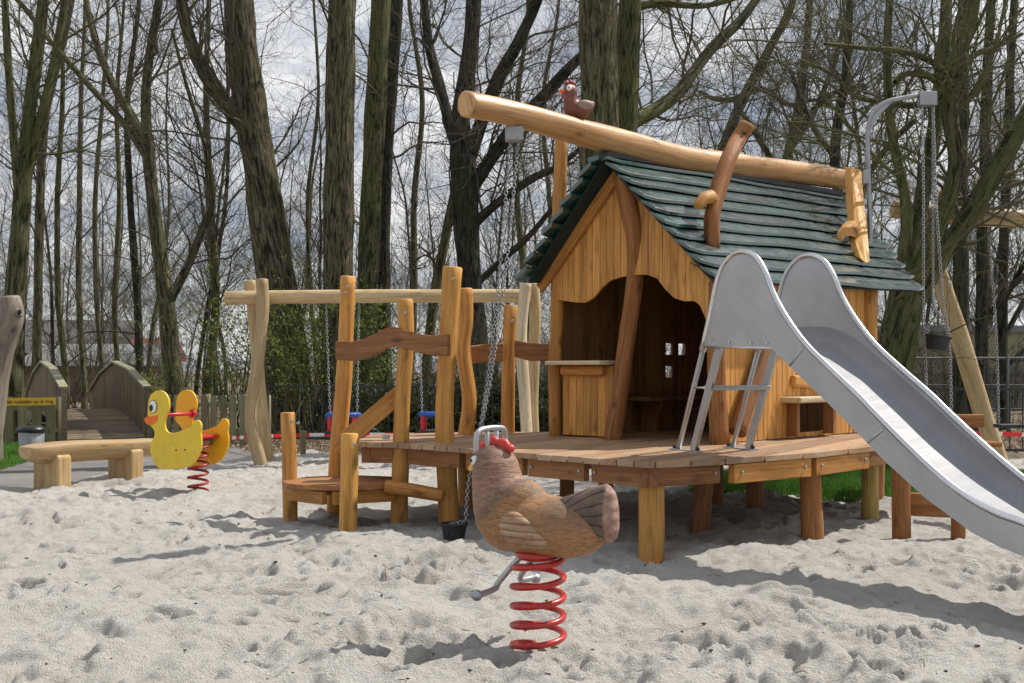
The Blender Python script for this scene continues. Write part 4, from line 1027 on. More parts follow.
for s_ in (-1, 1):
    mb = MB(); wo = [(.115, .50), (.10, .455), (.06, .425), (0, .41), (-.07, .408), (-.115, .42), (-.105, .45), (-.08, .475), (-.045, .515), (0, .54), (.05, .552), (.09, .54)]
    wo = spline([(a, b, 0) for a, b in wo+[wo[0]]], 4)[:-1, :2]; c0 = wo.mean(0); rings = []
    for k_, (f_, d_) in enumerate(((1.0, -.014), (.94, .006), (.75, .014), (.5, .019), (.25, .022), (.06, .023))):
        for (a, b) in wo:
            q = c0+(np.array([a, b])-c0)*f_; xx, zz = q
            yb = .122*math.sqrt(max(.02, 1-((xx+.015)/.28)**2-((zz-.49)/.135)**2))*1.0
            mb.V.append((xx, s_*(yb+d_+.006), zz))
    m_n = len(wo)
    for k_ in range(5):
        for j in range(m_n):
            j2 = (j+1) % m_n; q = (k_*m_n+j, k_*m_n+j2, (k_+1)*m_n+j2, (k_+1)*m_n+j); mb.face(q if s_ < 0 else q[::-1], ((0, 0),)*4, 0, True)
    cv_ = len(mb.V); mb.V.append((c0[0], mb.V[5*m_n][1], c0[1]))
    for j in range(m_n): q = (5*m_n+j, 5*m_n+(j+1) % m_n, cv_); mb.face(q if s_ < 0 else q[::-1], ((0, 0),)*3, 0, True)
    mb.build('wing', WM, hen)
mb = MB()
for (x, z, r) in ((.26, .785, .024), (.215, .805, .030), (.165, .80, .027), (.13, .785, .018)): mb.ell((x, 0, z), (r*1.1, .022, r))
remesh(mb, 'comb', M['redwood'], hen, .006, 3)
for s_ in (-1, 1):
    mb = MB(); mb.ell((.268, .035*s_, .655), (.022, .018, .045)); mb.build('wattle', M['redwood'], hen)
    mb = MB(); mb.ell((.262, .062*s_, .735), (.018, .014, .02)); e_ = mb.build('eye', M['whitepaint'], hen); mb = MB(); mb.ell((.270, .074*s_, .735), (.006, .005, .007)); mb.build('pupil', M['blackpaint'], e_)
mb = MB(); mb.tube([(.28, 0, .715), (.31, 0, .705), (.335, 0, .69)], [.026, .018, .005], 12); mb.build('beak', M['duckorange'], hen)
# grab handle above the comb
mb = MB(); yy = .105
for _ in (0,): pass
zh = .862
mb.tube([(.225, -yy, .775), (.225, -yy, .82), (.222, -yy*.9, .852), (.22, -yy*.6, zh), (.218, 0, zh+.003), (.22, yy*.6, zh), (.222, yy*.9, .852), (.225, yy, .82), (.225, yy, .775)], .0115, 10, k=4)
for y_ in (-.035, .035): mb.tube([(.222, y_, zh), (.215, y_*.9, .76)], .010, 8, k=1)
mb.tube([(.225, -yy, .785), (.22, -.07, .765)], .010, 8, k=1)
mb.build('handle', M['legsteel'], hen)
# foot rests
mb = MB(); mb.tube([(.02, .06, .39), (.10, .075, .30), (.135, .085, .255), (.14, .10, .235), (.145, .215, .225)], .0125, 10, k=4)
mb.tube([(.02, -.06, .39), (.10, -.075, .30), (.135, -.085, .26), (.14, -.10, .24), (.145, -.20, .235)], .0125, 10, k=4)
fr = mb.build('foot_rest', M['legsteel'], hen)
for s_ in (-1, 1): mb = MB(); mb.ell((.145, .215*s_, .228), (.022, .022, .022)); mb.build('end_ball', M['galv'], fr)
spring(hen, (0, 0), .102, .0128, hz0-.005, .385, 5.1, M['redspring'], ph=-.9)
mb = MB(); mb.tube([(0, 0, .362), (0, 0, .380)], .09, 20, k=1); mb.build('mounting_plate', M['redspring'], hen)

# ---- trash bin, dead trunk, fences, bridge ---------------------
bnp = np.array([-6.35, 15.2])
tbn = thing('litter_bin', 'small grey metal litter bin with black liner behind the bench', 'litter bin', (*bnp, 0))
mb = MB(); mb.tube([(*bnp, 0), (*bnp, .02), (*bnp, .30)], [.15, .15, .165], 18, k=1, cap=True); mb.build('drum', M['bin'], tbn)
mb = MB(); mb.tube([(*bnp, .285), (*bnp, .32), (*bnp, .345)], [.178, .182, .15], 18, k=1, wob=.03); mb.build('liner', M['blackpaint'], tbn)
dt = thing('dead_trunk', 'barkless pale dead trunk with a knot hole at the left edge', 'tree trunk', (-6.15, 14.0, 0))
mb = MB(); YD = 14.
mb.tube([at(-10, 475, YD), at(-8, 430, YD), at(-4, 380, YD), at(3, 340, YD), at(9, 315, YD), at(7, 298, YD)], [.16, .14, .145, .15, .16, .145], 18, wob=.09, k=7); tr_ = mb.build('trunk', M['dead'], dt)
mb = MB(); mb.tube([at(12, 316, YD-.03), at(18, 313, YD-.05), at(20, 312, YD-.06)], [.08, .06, .05], 12); mb.build('knot', M['dead'], dt)
mb = MB(); mb.ell(at(19.5, 312, YD-.10), (.03, .012, .035)); mb.build('knot_hole', M['blackpaint'], dt)

def pale_fence(name, label, A, B, h, w, gap, mat, tops=.0):
    A = np.array(A, float); B = np.array(B, float); L = np.linalg.norm(B-A); d = (B-A)/L
    t = thing(name, label, 'fence', (*(A+B)/2, 0)); mb = MB(); x = 0; n_ = np.array([-d[1], d[0]])
    while x < L:
        c = A+d*(x+w/2); hh = h+random.uniform(-.02, .02)
        mb.prism([(-w/2, -.05), (w/2, -.05), (w/2, hh-.02), (w/2-.02, hh), (-w/2+.02, hh), (-w/2, hh-.02)], (c[0], c[1], 0), (d[0], d[1], 0), (0, 0, 1), .022, grain=1)
        x += w+gap
    mb.build('pales', mat, t, bevel=.003)
    for z in (.18, h-.16):
        mb = MB(); o_ = n_*.035; mb.plank((*(A+o_), z), (*(B+o_), z), .04, .07); mb.build('rail', mat, t)
    for f_ in (0, .5, 1):
        c = A+(B-A)*f_+n_*.1; mb = MB(); mb.tube([(*c, -.1), (*c, h)], .045, 8, k=1); mb.build('post', mat, t)
    return t
pale_fence('pale_fence', 'short plank fence with yellow banner left of the footbridge', (-8.8, 17.0), (-6.95, 17.6), .68, .135, .062, M['oldwood'])
pale_fence('pale_fence', 'weathered plank fence behind the yellow duck right of the footbridge', (-5.9, 18.6), (-3.72, 17.2), .72, .135, .075, M['oldwood'])
bn_ = thing('warning_banner', 'yellow lettered banner along the short plank fence', 'banner', tuple(at(30, 402, 16.9)))
A = np.array([-7.75, 16.9]); B = np.array([-6.72, 17.1]); d = nrm(B-A); 
A = at(1, 402, 16.8); B = at(56, 401, 17.15); A[2] = B[2] = at(0, 401.5, 17)[2]; d = nrm(B-A)
mb = MB(); mb.prism([(0, -.055), (np.linalg.norm(B-A), -.055), (np.linalg.norm(B-A), .055), (0, .055)], A, d, (0, 0, 1), .008, tone=0); mb.build('banner_sheet', M['yellowtape'], bn_)
tx = bpy.data.curves.new('banner_text', 'FONT'); tx.body = 'Niet voetballen op de brug'; tx.size = .085; tx.extrude = .0015
to = bpy.data.objects.new('banner_text_tmp', tx); C.objects.link(to); bpy.context.view_layer.update()
me = bpy.data.meshes.new_from_object(to.evaluated_get(bpy.context.evaluated_depsgraph_get())); bpy.data.objects.remove(to)
lo = link('lettering', me, bn_); me.materials.clear(); me.materials.append(M['blackpaint'])
wdt = max(v.co.x for v in me.vertices); fx = (np.linalg.norm(B-A)-.08)/wdt
n3 = np.array([d[1], -d[0], 0]); pos = A+d*.04+n3*.007-np.array([0, 0, .028])-np.array(bn_.location)
lo.matrix_local = Matrix(((d[0]*fx, 0, n3[0], pos[0]), (d[1]*fx, 0, n3[1], pos[1]), (0, 1, 0, pos[2]), (0, 0, 0, 1)))

# footbridge
br = thing('footbridge', 'arched dark plank footbridge with boarded parapets beyond the path', 'footbridge', (-7.9, 21.5, 0))
bd_ = nrm((-.45, .89)); RB0 = np.array([-5.98, 18.85]); bnl = np.array([-bd_[1], bd_[0]]); BW = 1.28; BLn = 7.4   # bnl points left
if bnl[0] > 0: bnl = -bnl
def arch(t): return .36*max(0., 1-((t-BLn/2)/(BLn/2))**2)
for side, c0 in ((0, RB0), (1, RB0+bnl*BW)):
    mb = MB(); x = 0
    while x < BLn:
        a, b = x, min(x+.105, BLn)
        def zt2(t): return arch(t)+(.80 if False else 0)+np.interp(t, [0, BLn/2, BLn], [.80, .88, .62])
        c = c0+bd_*(a+b)/2; z0 = arch((a+b)/2)-.1
        mb.prism([(-(b-a)/2+.003, z0), ((b-a)/2-.003, z0), ((b-a)/2-.003, float(zt2(b))), (-(b-a)/2+.003, float(zt2(a)))], (c[0], c[1], 0), (bd_[0], bd_[1], 0), (0, 0, 1), .022, grain=1)
        x += .11
    mb.build('parapet_boards', M['bridge'], br)
    for (ta, tb2) in ((0, BLn/4), (BLn/4, BLn/2), (BLn/2, 3*BLn/4), (3*BLn/4, BLn)):
        A = c0+bd_*ta; B = c0+bd_*tb2; mb = MB(); mb.plank((*A, float(zt2(ta))+.02), (*B, float(zt2(tb2))+.02), .13, .035); mb.build('cap_rail', M['bridgetop'], br)
    A = c0; mb = MB(); mb.box((A[0]-.03*bd_[0], A[1]-.03*bd_[1], .40), .09, .09, .84, rot=.46); mb.build('end_post', M['bridge'], br, bevel=.006)
mb = MB(); t_ = 0.
while t_ < BLn:
    c = RB0+bnl*BW/2+bd_*(t_+.06); z = arch(t_+.06)-.02; sl = nrm((bd_[0], bd_[1], (arch(t_+.12)-arch(t_))/.12))
    mb.prism([(-BW/2+.02, -.055), (BW/2-.02, -.055), (BW/2-.02, .055), (-BW/2+.02, .055)], (c[0], c[1], z), (bnl[0], bnl[1], 0), sl, .03, grain=0); t_ += .12
mb.build('bridge_deck', M['bridge'], br)

# black railing fence
rf = thing('railing_fence', 'black metal railing fence behind the sandpit', 'fence', (1.5, 15.6, 0))
FA_, FB_ = np.array([-3.62, 17.0]), np.array([10.5, 13.2]); Lf = np.linalg.norm(FB_-FA_); fd = (FB_-FA_)/Lf; nb = 6
for k_ in range(nb):
    a, b = k_*Lf/nb, (k_+1)*Lf/nb; mb = MB()
    H_ = .86
    for z in (.10, H_): mb.plank((*(FA_+fd*a), z), (*(FA_+fd*b), z), .03, .032, tone=0)
    x = a+.14
    while x < b-.05:
        c = FA_+fd*x; mb.tube([(*c, .10), (*c, H_)], .0085, 5, cap=False, k=1, tone=0); x += .148
    mb.build('railing_panel', M['fence'], rf)
    c = FA_+fd*a; mb = MB(); mb.box((*c, .42), .045, .045, .95); mb.build('post', M['fence'], rf)
# wire mesh fence farther right
wf = thing('wire_fence', 'tall thin wire mesh fence among the trees at the right', 'fence', (6.5, 19.5, 0))
mb = MB(); wa, wb = np.array([3.6, 19.5]), np.array([13., 19.0]); Lw = np.linalg.norm(wb-wa); wd_ = (wb-wa)/Lw; x = 0
while x < Lw: c = wa+wd_*x; mb.tube([(*c, 0), (*c, 1.3)], .004, 3, cap=False, k=1, tone=0); x += .12
for z in (.05, .45, .85, 1.3): mb.tube([(*wa, z), (*wb, z)], .008 if z < 1.2 else .02, 5, cap=False, k=1, tone=0)
mb.build('wire_mesh', M['mesh'], wf)
for k_ in range(5):
    c = wa+wd_*Lw*k_/4; mb = MB(); mb.tube([(*c, -.1), (*c, 1.36)], .025, 8, k=1, tone=0); mb.build('post', M['mesh'], wf)
# barrier tape
def mk_tape():
    m, nt = newmat('barrier_tape'); g = G(nt); uv = g.n('ShaderNodeTexCoord').outputs['UV']; s_ = g.n('ShaderNodeSeparateXYZ'); g.l(uv, s_.inputs[0])
    f_ = g.math('GREATER_THAN', g.math('FRACT', g.math('MULTIPLY', s_.outputs[0], 1/.42)), .5)
    g.out(g.mix(f_, (.72, .02, .03), (.8, .8, .78)), .4); return m
TAPE = mk_tape()
tp = thing('barrier_tape', 'red and white barrier tape stretched low in front of the railing', 'barrier tape', (1, 15, .2))
tpts = spline([at(228, 438, 16.5), at(262, 436.5, 15.2), at(300, 435, 15.6), at(360, 434.5, 15.9), at(440, 434.5, 15.7), at(540, 435, 15.3), at(640, 434, 14.9), at(760, 431, 14.6), at(870, 431, 14.2), at(990, 433.5, 13.3), at(1100, 438, 13.1)], 12)
V = []; Q = []; UV = []; L = 0
for i, p in enumerate(tpts):
    tw = .3*math.sin(i*.21); V += [p+np.array([0, tw*.03, .024]), p-np.array([0, tw*.03, .024])]
for i in range(len(tpts)-1):
    l2 = L+np.linalg.norm(tpts[i+1]-tpts[i]); Q.append((2*i, 2*i+1, 2*i+3, 2*i+2)); UV += [(L, 1), (L, 0), (l2, 0), (l2, 1)]; L = l2
quick('tape_strip', V, Q, TAPE, tp, uv=UV, smooth=True)
# low wooden markers and a pale boulder near the tape
wm = thing('marker_stake', 'short dark stake holding the barrier tape behind the entry step', 'stake', (-1.85, 14.6, 0))
mb = MB(); mb.tube([at(303, 462, 14.7), at(303, 431, 14.7)], .035, 8, wob=.05); mb.build('stake_body', M['oldwood'], wm)

# ---- buildings far off -----------------------------------------
def house_far(name, label, c, w, d, h, rot, wallm, roofm, rh, wins=(), flat=False):
    t = thing(name, label, 'building', (c[0], c[1], 0), rot=rot, local=True)
    mb = MB(); mb.box((0, 0, h/2-.2), w, d, h+.4, tone=0); mb.build('wall', wallm, t)
    mb = MB()
    if flat: mb.box((0, 0, h+.1), w+.3, d+.3, .2, tone=0)
    else: mb.prism([(-d/2-.3, h-.05), (0, h+rh), (d/2+.3, h-.05)], (0, 0, 0), (0, 1, 0), (0, 0, 1), w+.4, tone=0)
    mb.build('roof', roofm, t)
    for (x, z, ww, hh) in wins:
        mb = MB(); mb.box((x, -d/2-.02, z), ww, .05, hh, tone=0); wo_ = mb.build('window', M['whitepaint'], t)
        mb = MB(); mb.box((x, -d/2-.05, z), ww-.12, .02, hh-.12, tone=0); mb.build('pane', M['glass'], wo_)
m, nt = newmat('dark_glass'); G(nt).out((.02, .022, .025), .08, spec=.8); M['glass'] = m
M['render'] = paint('pale_yellow_render', (.36, .33, .19), .8, .15, scale=1); M['greywall'] = paint('grey_wall', (.24, .24, .24), .8, .2, scale=1)
M['tileroof'] = paint('grey_tile_roof', (.13, .12, .12), .8, .2, scale=2); M['redroof'] = paint('red_tile_roof', (.30, .10, .06), .8, .25, scale=3); M['brick'] = paint('brick_wall', (.20, .13, .10), .85, .3, scale=3)
house_far('flat_building', 'long pale yellow flat building beyond the wire fence at the right', (17.5, 38), 20, 6, 2.25, 0, M['render'], M['greywall'], 0, [(-.95, 1.85, .75, .42), (1.2, 1.85, .75, .42), (-6, 1.7, .8, .5)], True)
house_far('low_shed', 'low grey wall in front of the flat building at the right', (15, 33.5), 14, .4, 1.0, 0, M['greywall'], M['greywall'], 0, (), True)
house_far('roofed_house', 'grey roofed house far behind the left of the footbridge', (-22.5, 55), 8, 8, 1.9, .1, M['brick'], M['tileroof'], 1.6, [(-2, 1.1, .9, .9), (2, 1.1, .9, .9)])
house_far('pale_shed', 'long low shed with pale roof seen over the footbridge', (-15.6, 44), 4.5, 4, 1.3, 0, M['brick'], M['greywall'], .8, ())
house_far('red_roofed_shed', 'small shed with red tiled roof seen above the duck', (-14.6, 47), 1.5, 2, 1.5, 0, M['greywall'], M['redroof'], .9, [(0, .9, .6, .6)])

# ------------------------------------------------------------------ trees
def tubes_batch(P, Rr, k):
    """P (N,M,3) polylines, Rr (N,M) radii -> verts, quads, uv"""
    P = np.asarray(P, np.float32); Rr = np.asarray(Rr, np.float32); N, Mn, _ = P.shape
    T = np.empty_like(P); T[:, 1:-1] = P[:, 2:]-P[:, :-2]; T[:, 0] = P[:, 1]-P[:, 0]; T[:, -1] = P[:, -1]-P[:, -2]
    T /= np.linalg.norm(T, axis=2, keepdims=True)+1e-9
    ref = np.where(np.abs(T[:, :, 2:3]) > .9, np.array([1, 0, 0], np.float32), np.array([0, 0, 1], np.float32))
    ref = np.broadcast_to(ref[:, :1], T.shape)          # one reference per tube keeps rings aligned
    U = np.cross(ref, T); U /= np.linalg.norm(U, axis=2, keepdims=True)+1e-9; W = np.cross(T, U)
    a = np.arange(k)*2*np.pi/k
    V = P[:, :, None]+Rr[:, :, None, None]*(np.cos(a)[None, None, :, None]*U[:, :, None]+np.sin(a)[None, None, :, None]*W[:, :, None])
    base = (np.arange(N)*Mn*k)[:, None, None]; i = (np.arange(Mn-1)*k)[None, :, None]; j = np.arange(k)[None, None]; j2 = (j+1) % k
    Q = np.stack([base+i+j, base+i+j2, base+i+k+j2, base+i+k+j], -1).reshape(-1, 4)
    return V.reshape(-1, 3), Q
class Tree:
    def __init__(s, seed): s.r = np.random.default_rng(seed); s.lv = {}
    def add(s, key, P, R_): s.lv.setdefault(key, []).append((P, R_))
    def branch(s, p, d, L, r, level, maxl, dens=1., droop=0., up=.25, tw=1.):
        rg = s.r; M_ = 9 if r > .03 else (7 if level < maxl else 5)
        P = np.empty((M_, 3)); P[0] = p; st_ = L/(M_-1); d = nrm(d); wig = .16+.05*level
        for i in range(1, M_):
            d = d+rg.normal(0, wig, 3); d[2] += up*.3-droop*.1; d = nrm(d); P[i] = P[i-1]+d*st_
        R_ = r*np.linspace(1, .35 if level < maxl else .3, M_)
        s.add((M_, 8 if r > .05 else (5 if r > .018 else 3)), P, R_)
        if level >= maxl: return
        n = int(rg.integers(3, 6)*dens*(1+L*.35)) if level < maxl-1 else int(rg.integers(4, 7)*tw)
        for c in range(n):
            t = rg.uniform(.18, 1.)*(M_-1); i = min(int(t), M_-2); f = t-i; q = P[i]*(1-f)+P[i+1]*f; tg = nrm(P[i+1]-P[i])
            sd = nrm(np.cross(tg, rg.normal(0, 1, 3))); ang = rg.uniform(.5, 1.1); dn = tg*math.cos(ang)+sd*math.sin(ang)
            s.branch(q, dn, L*rg.uniform(.35, .62)*(1.15-.4*t/(M_-1)), max(R_[i]*rg.uniform(.35, .6), .003), level+1, maxl, dens, droop, up, tw)
    def build(s, name, mat, parent, uvs=False):
        VV, QQ, UU, o = [], [], [], 0
        for (M_, k), L in s.lv.items():
            V, Q = tubes_batch([a for a, b in L], [b for a, b in L], k); VV.append(V); QQ.append(Q+o); o += len(V)
        return quick(name, np.vstack(VV), np.vstack(QQ), mat, parent)
def pxpath(L, Y, dY=0.):
    P = []; R_ = []
    for i, q in enumerate(L):
        y = Y+dY*i/(len(L)-1); P.append(at(q[0], q[1], y)); R_.append(q[2]/2/F*y)
    return np.array(P), np.array(R_)
def hero(name, label, Y, trunk, limbs=(), bark='bark', twig='twig', seed=1, maxl=3, dens=1., nb_trunk=0, tw=1., Lb=3., tmin=.4, dYl=None, group=None, roots=True):
    P, Rr = pxpath(trunk, Y)
    base = P[0].copy(); base[2] = 0
    t = thing(name, label, 'tree', tuple(base), group=group)
    if P[0][2] > -.1: P = np.vstack([base+np.array([0, 0, -.2]), P]); Rr = np.concatenate([[Rr[0]*1.12], Rr])
    mb = MB(); rr = list(Rr); 
    if roots: rr[0] *= 1.35; rr[1] *= 1.08
    mb.tube(P, rr, 20 if Rr[1] > .12 else 10, cap=False, wob=.045, k=6, tone=0)
    rg = np.random.default_rng(seed); T = Tree(seed+100)
    segs = [(spline(np.column_stack([P, Rr]), 5), nb_trunk, tmin)]
    for li, lim in enumerate(limbs):
        dy = (dYl[li] if dYl else rg.uniform(-1.2, 1.2)); LP, LR = pxpath(lim, Y, dy); mb.tube(LP, LR, 10, cap=False, wob=.04, k=5, tone=0)
        segs.append((spline(np.column_stack([LP, LR]), 5), max(5, int(len(lim)*2.2)), .12))
    mb.build('trunk', M[bark], t)
    for (S, nb2, t0) in segs:
        for c in range(int(nb2*dens)):
            f_ = rg.uniform(t0, 1); i = min(int(f_*(len(S)-1)), len(S)-2); p = S[i, :3]; tg = nrm(S[i+1, :3]-S[i, :3]); r0 = S[i, 3]
            sd = nrm(np.cross(tg, rg.normal(0, 1, 3))); ang = rg.uniform(.6, 1.25); dn = tg*math.cos(ang)+sd*math.sin(ang)
            T.branch(p, dn, Lb*rg.uniform(.5, 1.2), min(r0*.4, rg.uniform(.007, .024)*(1.3 if r0 > .08 else 1)), 1, maxl, dens, 0, .2, tw)
    if T.lv: T.build('branches', M[twig], t)
    return t
hero('tall_tree', 'thick furrowed tree with a side limb behind the left swing pole', 21, [(296, 446, 54), (290, 400, 48), (284, 340, 43), (277, 285, 40), (270, 235, 37), (262, 180, 34), (252, 120, 33), (244, 60, 31), (239, 0, 29), (232, -120, 26), (225, -260, 20)],
     [[(262, 150, 19), (248, 132, 18), (232, 112, 17), (213, 85, 15), (194, 50, 13), (181, 0, 12), (172, -80, 10), (165, -160, 7)]], 'barkbrown', seed=2, nb_trunk=8, tmin=.5, dYl=[-.8])
hero('tall_tree', 'thick straight furrowed tree right of the centre left, with no low limbs', 20, [(342, 448, 36), (339, 400, 32), (338, 300, 31), (339, 200, 30), (340, 100, 29), (342, 0, 28), (344, -150, 24), (346, -300, 18)], (), 'barkbrown', seed=3, nb_trunk=5, tmin=.6)
hero('tall_tree', 'slimmer mossy green tree just right of the thick straight tree', 21.5, [(362, 444, 26), (364, 380, 23), (367, 300, 22), (371, 200, 21), (376, 100, 21), (381, 0, 19), (388, -150, 14), (392, -260, 9)], (), 'barkgreen', seed=4, nb_trunk=6, tmin=.5)
hero('tall_tree', 'dark slender tree behind the slimmer mossy green one', 25, [(383, 440, 16), (383, 300, 14), (384, 200, 14), (390, 100, 13), (397, 0, 12), (402, -200, 8)], (), 'barkdark', seed=5, nb_trunk=10, tmin=.3)
hero('forked_tree', 'dark forked tree with spreading limbs behind the front end of the ridge log', 23, [(480, 444, 30), (475, 350, 25), (469, 270, 24), (465, 200, 26), (463, 160, 28), (463, 140, 24)],
     [[(464, 150, 20), (461, 115, 18), (466, 80, 17), (472, 30, 16), (475, -60, 13), (470, -160, 8)], [(468, 160, 16), (482, 120, 14), (500, 75, 13), (522, 35, 12), (545, -20, 9), (560, -80, 6)], [(468, 195, 14), (490, 160, 13), (515, 125, 13), (545, 95, 12), (575, 62, 10), (610, 30, 7)],
      [(468, 230, 11), (495, 205, 9), (530, 180, 8), (560, 165, 6), (590, 140, 4)], [(462, 160, 13), (450, 125, 12), (441, 90, 11), (430, 50, 10), (424, 0, 9), (418, -80, 6)], [(470, 290, 7), (500, 262, 7), (530, 235, 6), (556, 205, 5), (580, 190, 3)]], 'barkdark', seed=6, dens=1.4)
hero('slender_tree', 'slender leaning mossy tree left of the dark forked tree', 24.5, [(420, 444, 11), (426, 370, 10), (434, 300, 10), (445, 240, 10), (455, 190, 9), (462, 140, 8), (468, 60, 6), (470, -60, 4)], (), 'bark', seed=7, nb_trunk=14, tmin=.25, Lb=2.2)
hero('tall_tree', 'widest brown trunk rising behind the carved bird', 16, [(600, 452, 46), (600, 380, 42), (600, 250, 41), (600, 160, 40), (599, 80, 39), (598, 0, 37), (596, -150, 32), (594, -300, 24)], (), 'barkbrown', seed=8, nb_trunk=4, tmin=.6)
hero('tall_tree', 'mossy trunk with a big curved limb close behind the widest trunk', 16.7, [(624, 452, 32), (624, 380, 29), (624, 250, 27), (625, 160, 25), (627, 80, 24), (630, 0, 22), (636, -150, 18)],
     [[(626, 125, 16), (640, 118, 15), (658, 108, 14), (678, 93, 13), (695, 70, 12), (715, 45, 11), (745, 15, 9), (775, -30, 7)], [(632, 8, 8), (660, 3, 8), (700, 6, 6), (730, 0, 5), (760, -12, 3)]], 'barkgreen', seed=9, nb_trunk=3, tmin=.6, dens=1.2, dYl=[2, .5])
hero('forked_tree', 'mossy tree forking low above the yellow duck', 24, [(178, 444, 24), (175, 390, 18), (170, 340, 17), (165, 290, 16), (158, 240, 14), (152, 190, 13), (147, 135, 13)],
     [[(147, 145, 10), (130, 115, 9), (112, 82, 8), (97, 45, 7), (86, 0, 6), (76, -80, 4)], [(147, 140, 11), (146, 90, 10), (152, 40, 9), (159, 0, 8), (166, -80, 5)], [(149, 160, 9), (125, 125, 7), (84, 80, 6), (48, 38, 5), (18, 0, 5), (-20, -40, 4)], [(170, 300, 10), (188, 265, 9), (204, 225, 8), (213, 195, 6), (206, 150, 5), (188, 90, 4), (172, 30, 3)]], 'bark', seed=10, dens=1.3)
hero('tall_tree', 'stout mossy green tree at the far left behind the dead trunk', 19, [(10, 448, 28), (12, 390, 23), (14, 320, 21), (18, 260, 20), (22, 200, 17), (26, 150, 14), (32, 90, 13), (40, 30, 12), (48, -40, 10), (60, -120, 8)],
     [[(21, 215, 11), (16, 160, 9), (10, 90, 8), (5, 0, 7), (2, -100, 5)], [(24, 190, 10), (38, 130, 9), (52, 70, 8), (65, 0, 7), (78, -100, 4)]], 'barkgreen', twig='twiggreen', seed=11, dens=1.1, nb_trunk=5)
hero('tall_tree', 'straight dark slender tree right of the stout far left tree', 26, [(37, 444, 12), (37, 350, 9), (38, 300, 9), (40, 200, 9), (45, 120, 8), (60, 55, 7), (72, 0, 6), (90, -100, 4)], (), 'bark', seed=12, nb_trunk=14, tmin=.35)
hero('multi_stem_tree', 'green mossed many stemmed tree growing beside the lawn right of the playhouse', 11.9,
     [(874, 478, 40), (880, 440, 38), (888, 400, 36), (897, 355, 35), (905, 318, 33), (912, 295, 28)],
     [[(908, 310, 26), (930, 272, 23), (958, 232, 21), (985, 190, 20), (1010, 145, 19), (1040, 95, 18), (1080, 30, 15), (1120, -60, 11)],
      [(912, 295, 18), (930, 245, 17), (948, 200, 16), (956, 160, 15), (950, 115, 16), (953, 70, 15), (970, 20, 13), (985, -60, 9)],
      [(906, 300, 19), (912, 245, 18), (925, 185, 16), (936, 120, 15), (944, 50, 14), (948, -40, 10)],
      [(884, 405, 22), (885, 350, 17), (896, 290, 13), (906, 235, 12), (904, 190, 11), (893, 140, 10), (888, 90, 9), (888, 30, 8), (893, -40, 6)],
      [(953, 88, 8), (935, 64, 7), (905, 52, 6), (865, 48, 5), (825, 44, 4)], [(956, 75, 7), (975, 55, 6), (995, 47, 5), (1022, 34, 4)], [(940, 95, 8), (915, 105, 7), (885, 102, 6), (855, 96, 5), (832, 74, 4), (800, 60, 3)], [(940, 85, 7), (928, 76, 7), (905, 74, 6), (895, 82, 5)]],
     'barkgreen', 'twiggreen', seed=13, dens=1.0, Lb=1.6, dYl=[.6, .2, 1.0, .2, -.5, .3, 1.2, -.3])
hero('slender_tree', 'leaning mossy tree rising behind the roof limb', 28, [(697, 446, 18), (702, 330, 14), (706, 240, 13), (716, 175, 12), (728, 135, 11), (745, 95, 10), (760, 67, 10), (775, 38, 8), (790, 10, 7), (805, -50, 5)], [[(745, 95, 7), (730, 100, 6), (712, 98, 5), (700, 92, 4)], [(748, 92, 7), (765, 90, 6), (790, 105, 5), (815, 100, 4), (840, 110, 3)]], 'bark', 'twiggreen', seed=14, nb_trunk=14, tmin=.4, dens=1.3)
hero('tall_tree', 'dark straight trunk just right of the leaning swing pole', 19, [(964, 455, 18), (962, 380, 16), (961, 280, 15), (960, 180, 14), (962, 80, 13), (966, -60, 10)], (), 'barkdark', seed=15, nb_trunk=8, tmin=.45)
hero('tall_tree', 'dark furrowed trunk behind the hanging swing chain at the right', 21, [(984, 450, 12), (982, 380, 12), (982, 280, 12), (984, 180, 11), (988, 60, 10), (996, -80, 7)], [[(983, 330, 5), (1000, 300, 5), (1020, 280, 4), (1050, 255, 3)]], 'barkdark', seed=16, nb_trunk=16, tmin=.3, Lb=2.2)
hero('tall_tree', 'thin dark trunk at the right edge of the wood', 22, [(1004, 450, 10), (1002, 380, 10), (1003, 280, 10), (1006, 180, 9), (1012, 40, 8), (1020, -80, 6)], [[(1003, 340, 6), (1025, 300, 5), (1050, 270, 4)], [(1004, 300, 6), (1022, 268, 5), (1045, 230, 4)], [(1003, 370, 5), (1030, 345, 4), (1060, 330, 3)]], 'barkdark', seed=17, nb_trunk=16, tmin=.25, Lb=2.2)
hero('slender_tree', 'many branched slender tree behind the middle of the roof', 25, [(770, 446, 14), (772, 330, 12), (775, 250, 11), (785, 170, 10), (798, 110, 9), (806, 50, 8), (812, -30, 5)], [[(783, 180, 7), (760, 140, 6), (740, 110, 5)], [(790, 150, 7), (815, 110, 6), (835, 60, 5), (850, 0, 4)], [(795, 130, 6), (830, 95, 5), (865, 85, 4)]], 'bark', seed=18, nb_trunk=14, tmin=.4, dens=1.5)
hero('slender_tree', 'bushy dark tree seen between the roof end and the steel arm', 22, [(848, 446, 16), (846, 330, 13), (842, 230, 11), (835, 150, 10), (845, 80, 9), (850, 0, 7), (852, -60, 4)], [[(842, 230, 8), (860, 190, 7), (885, 150, 6), (915, 120, 4)], [(838, 160, 7), (815, 130, 6), (790, 70, 4)]], 'barkdark', 'twiggreen', seed=19, nb_trunk=16, tmin=.35, dens=1.4)
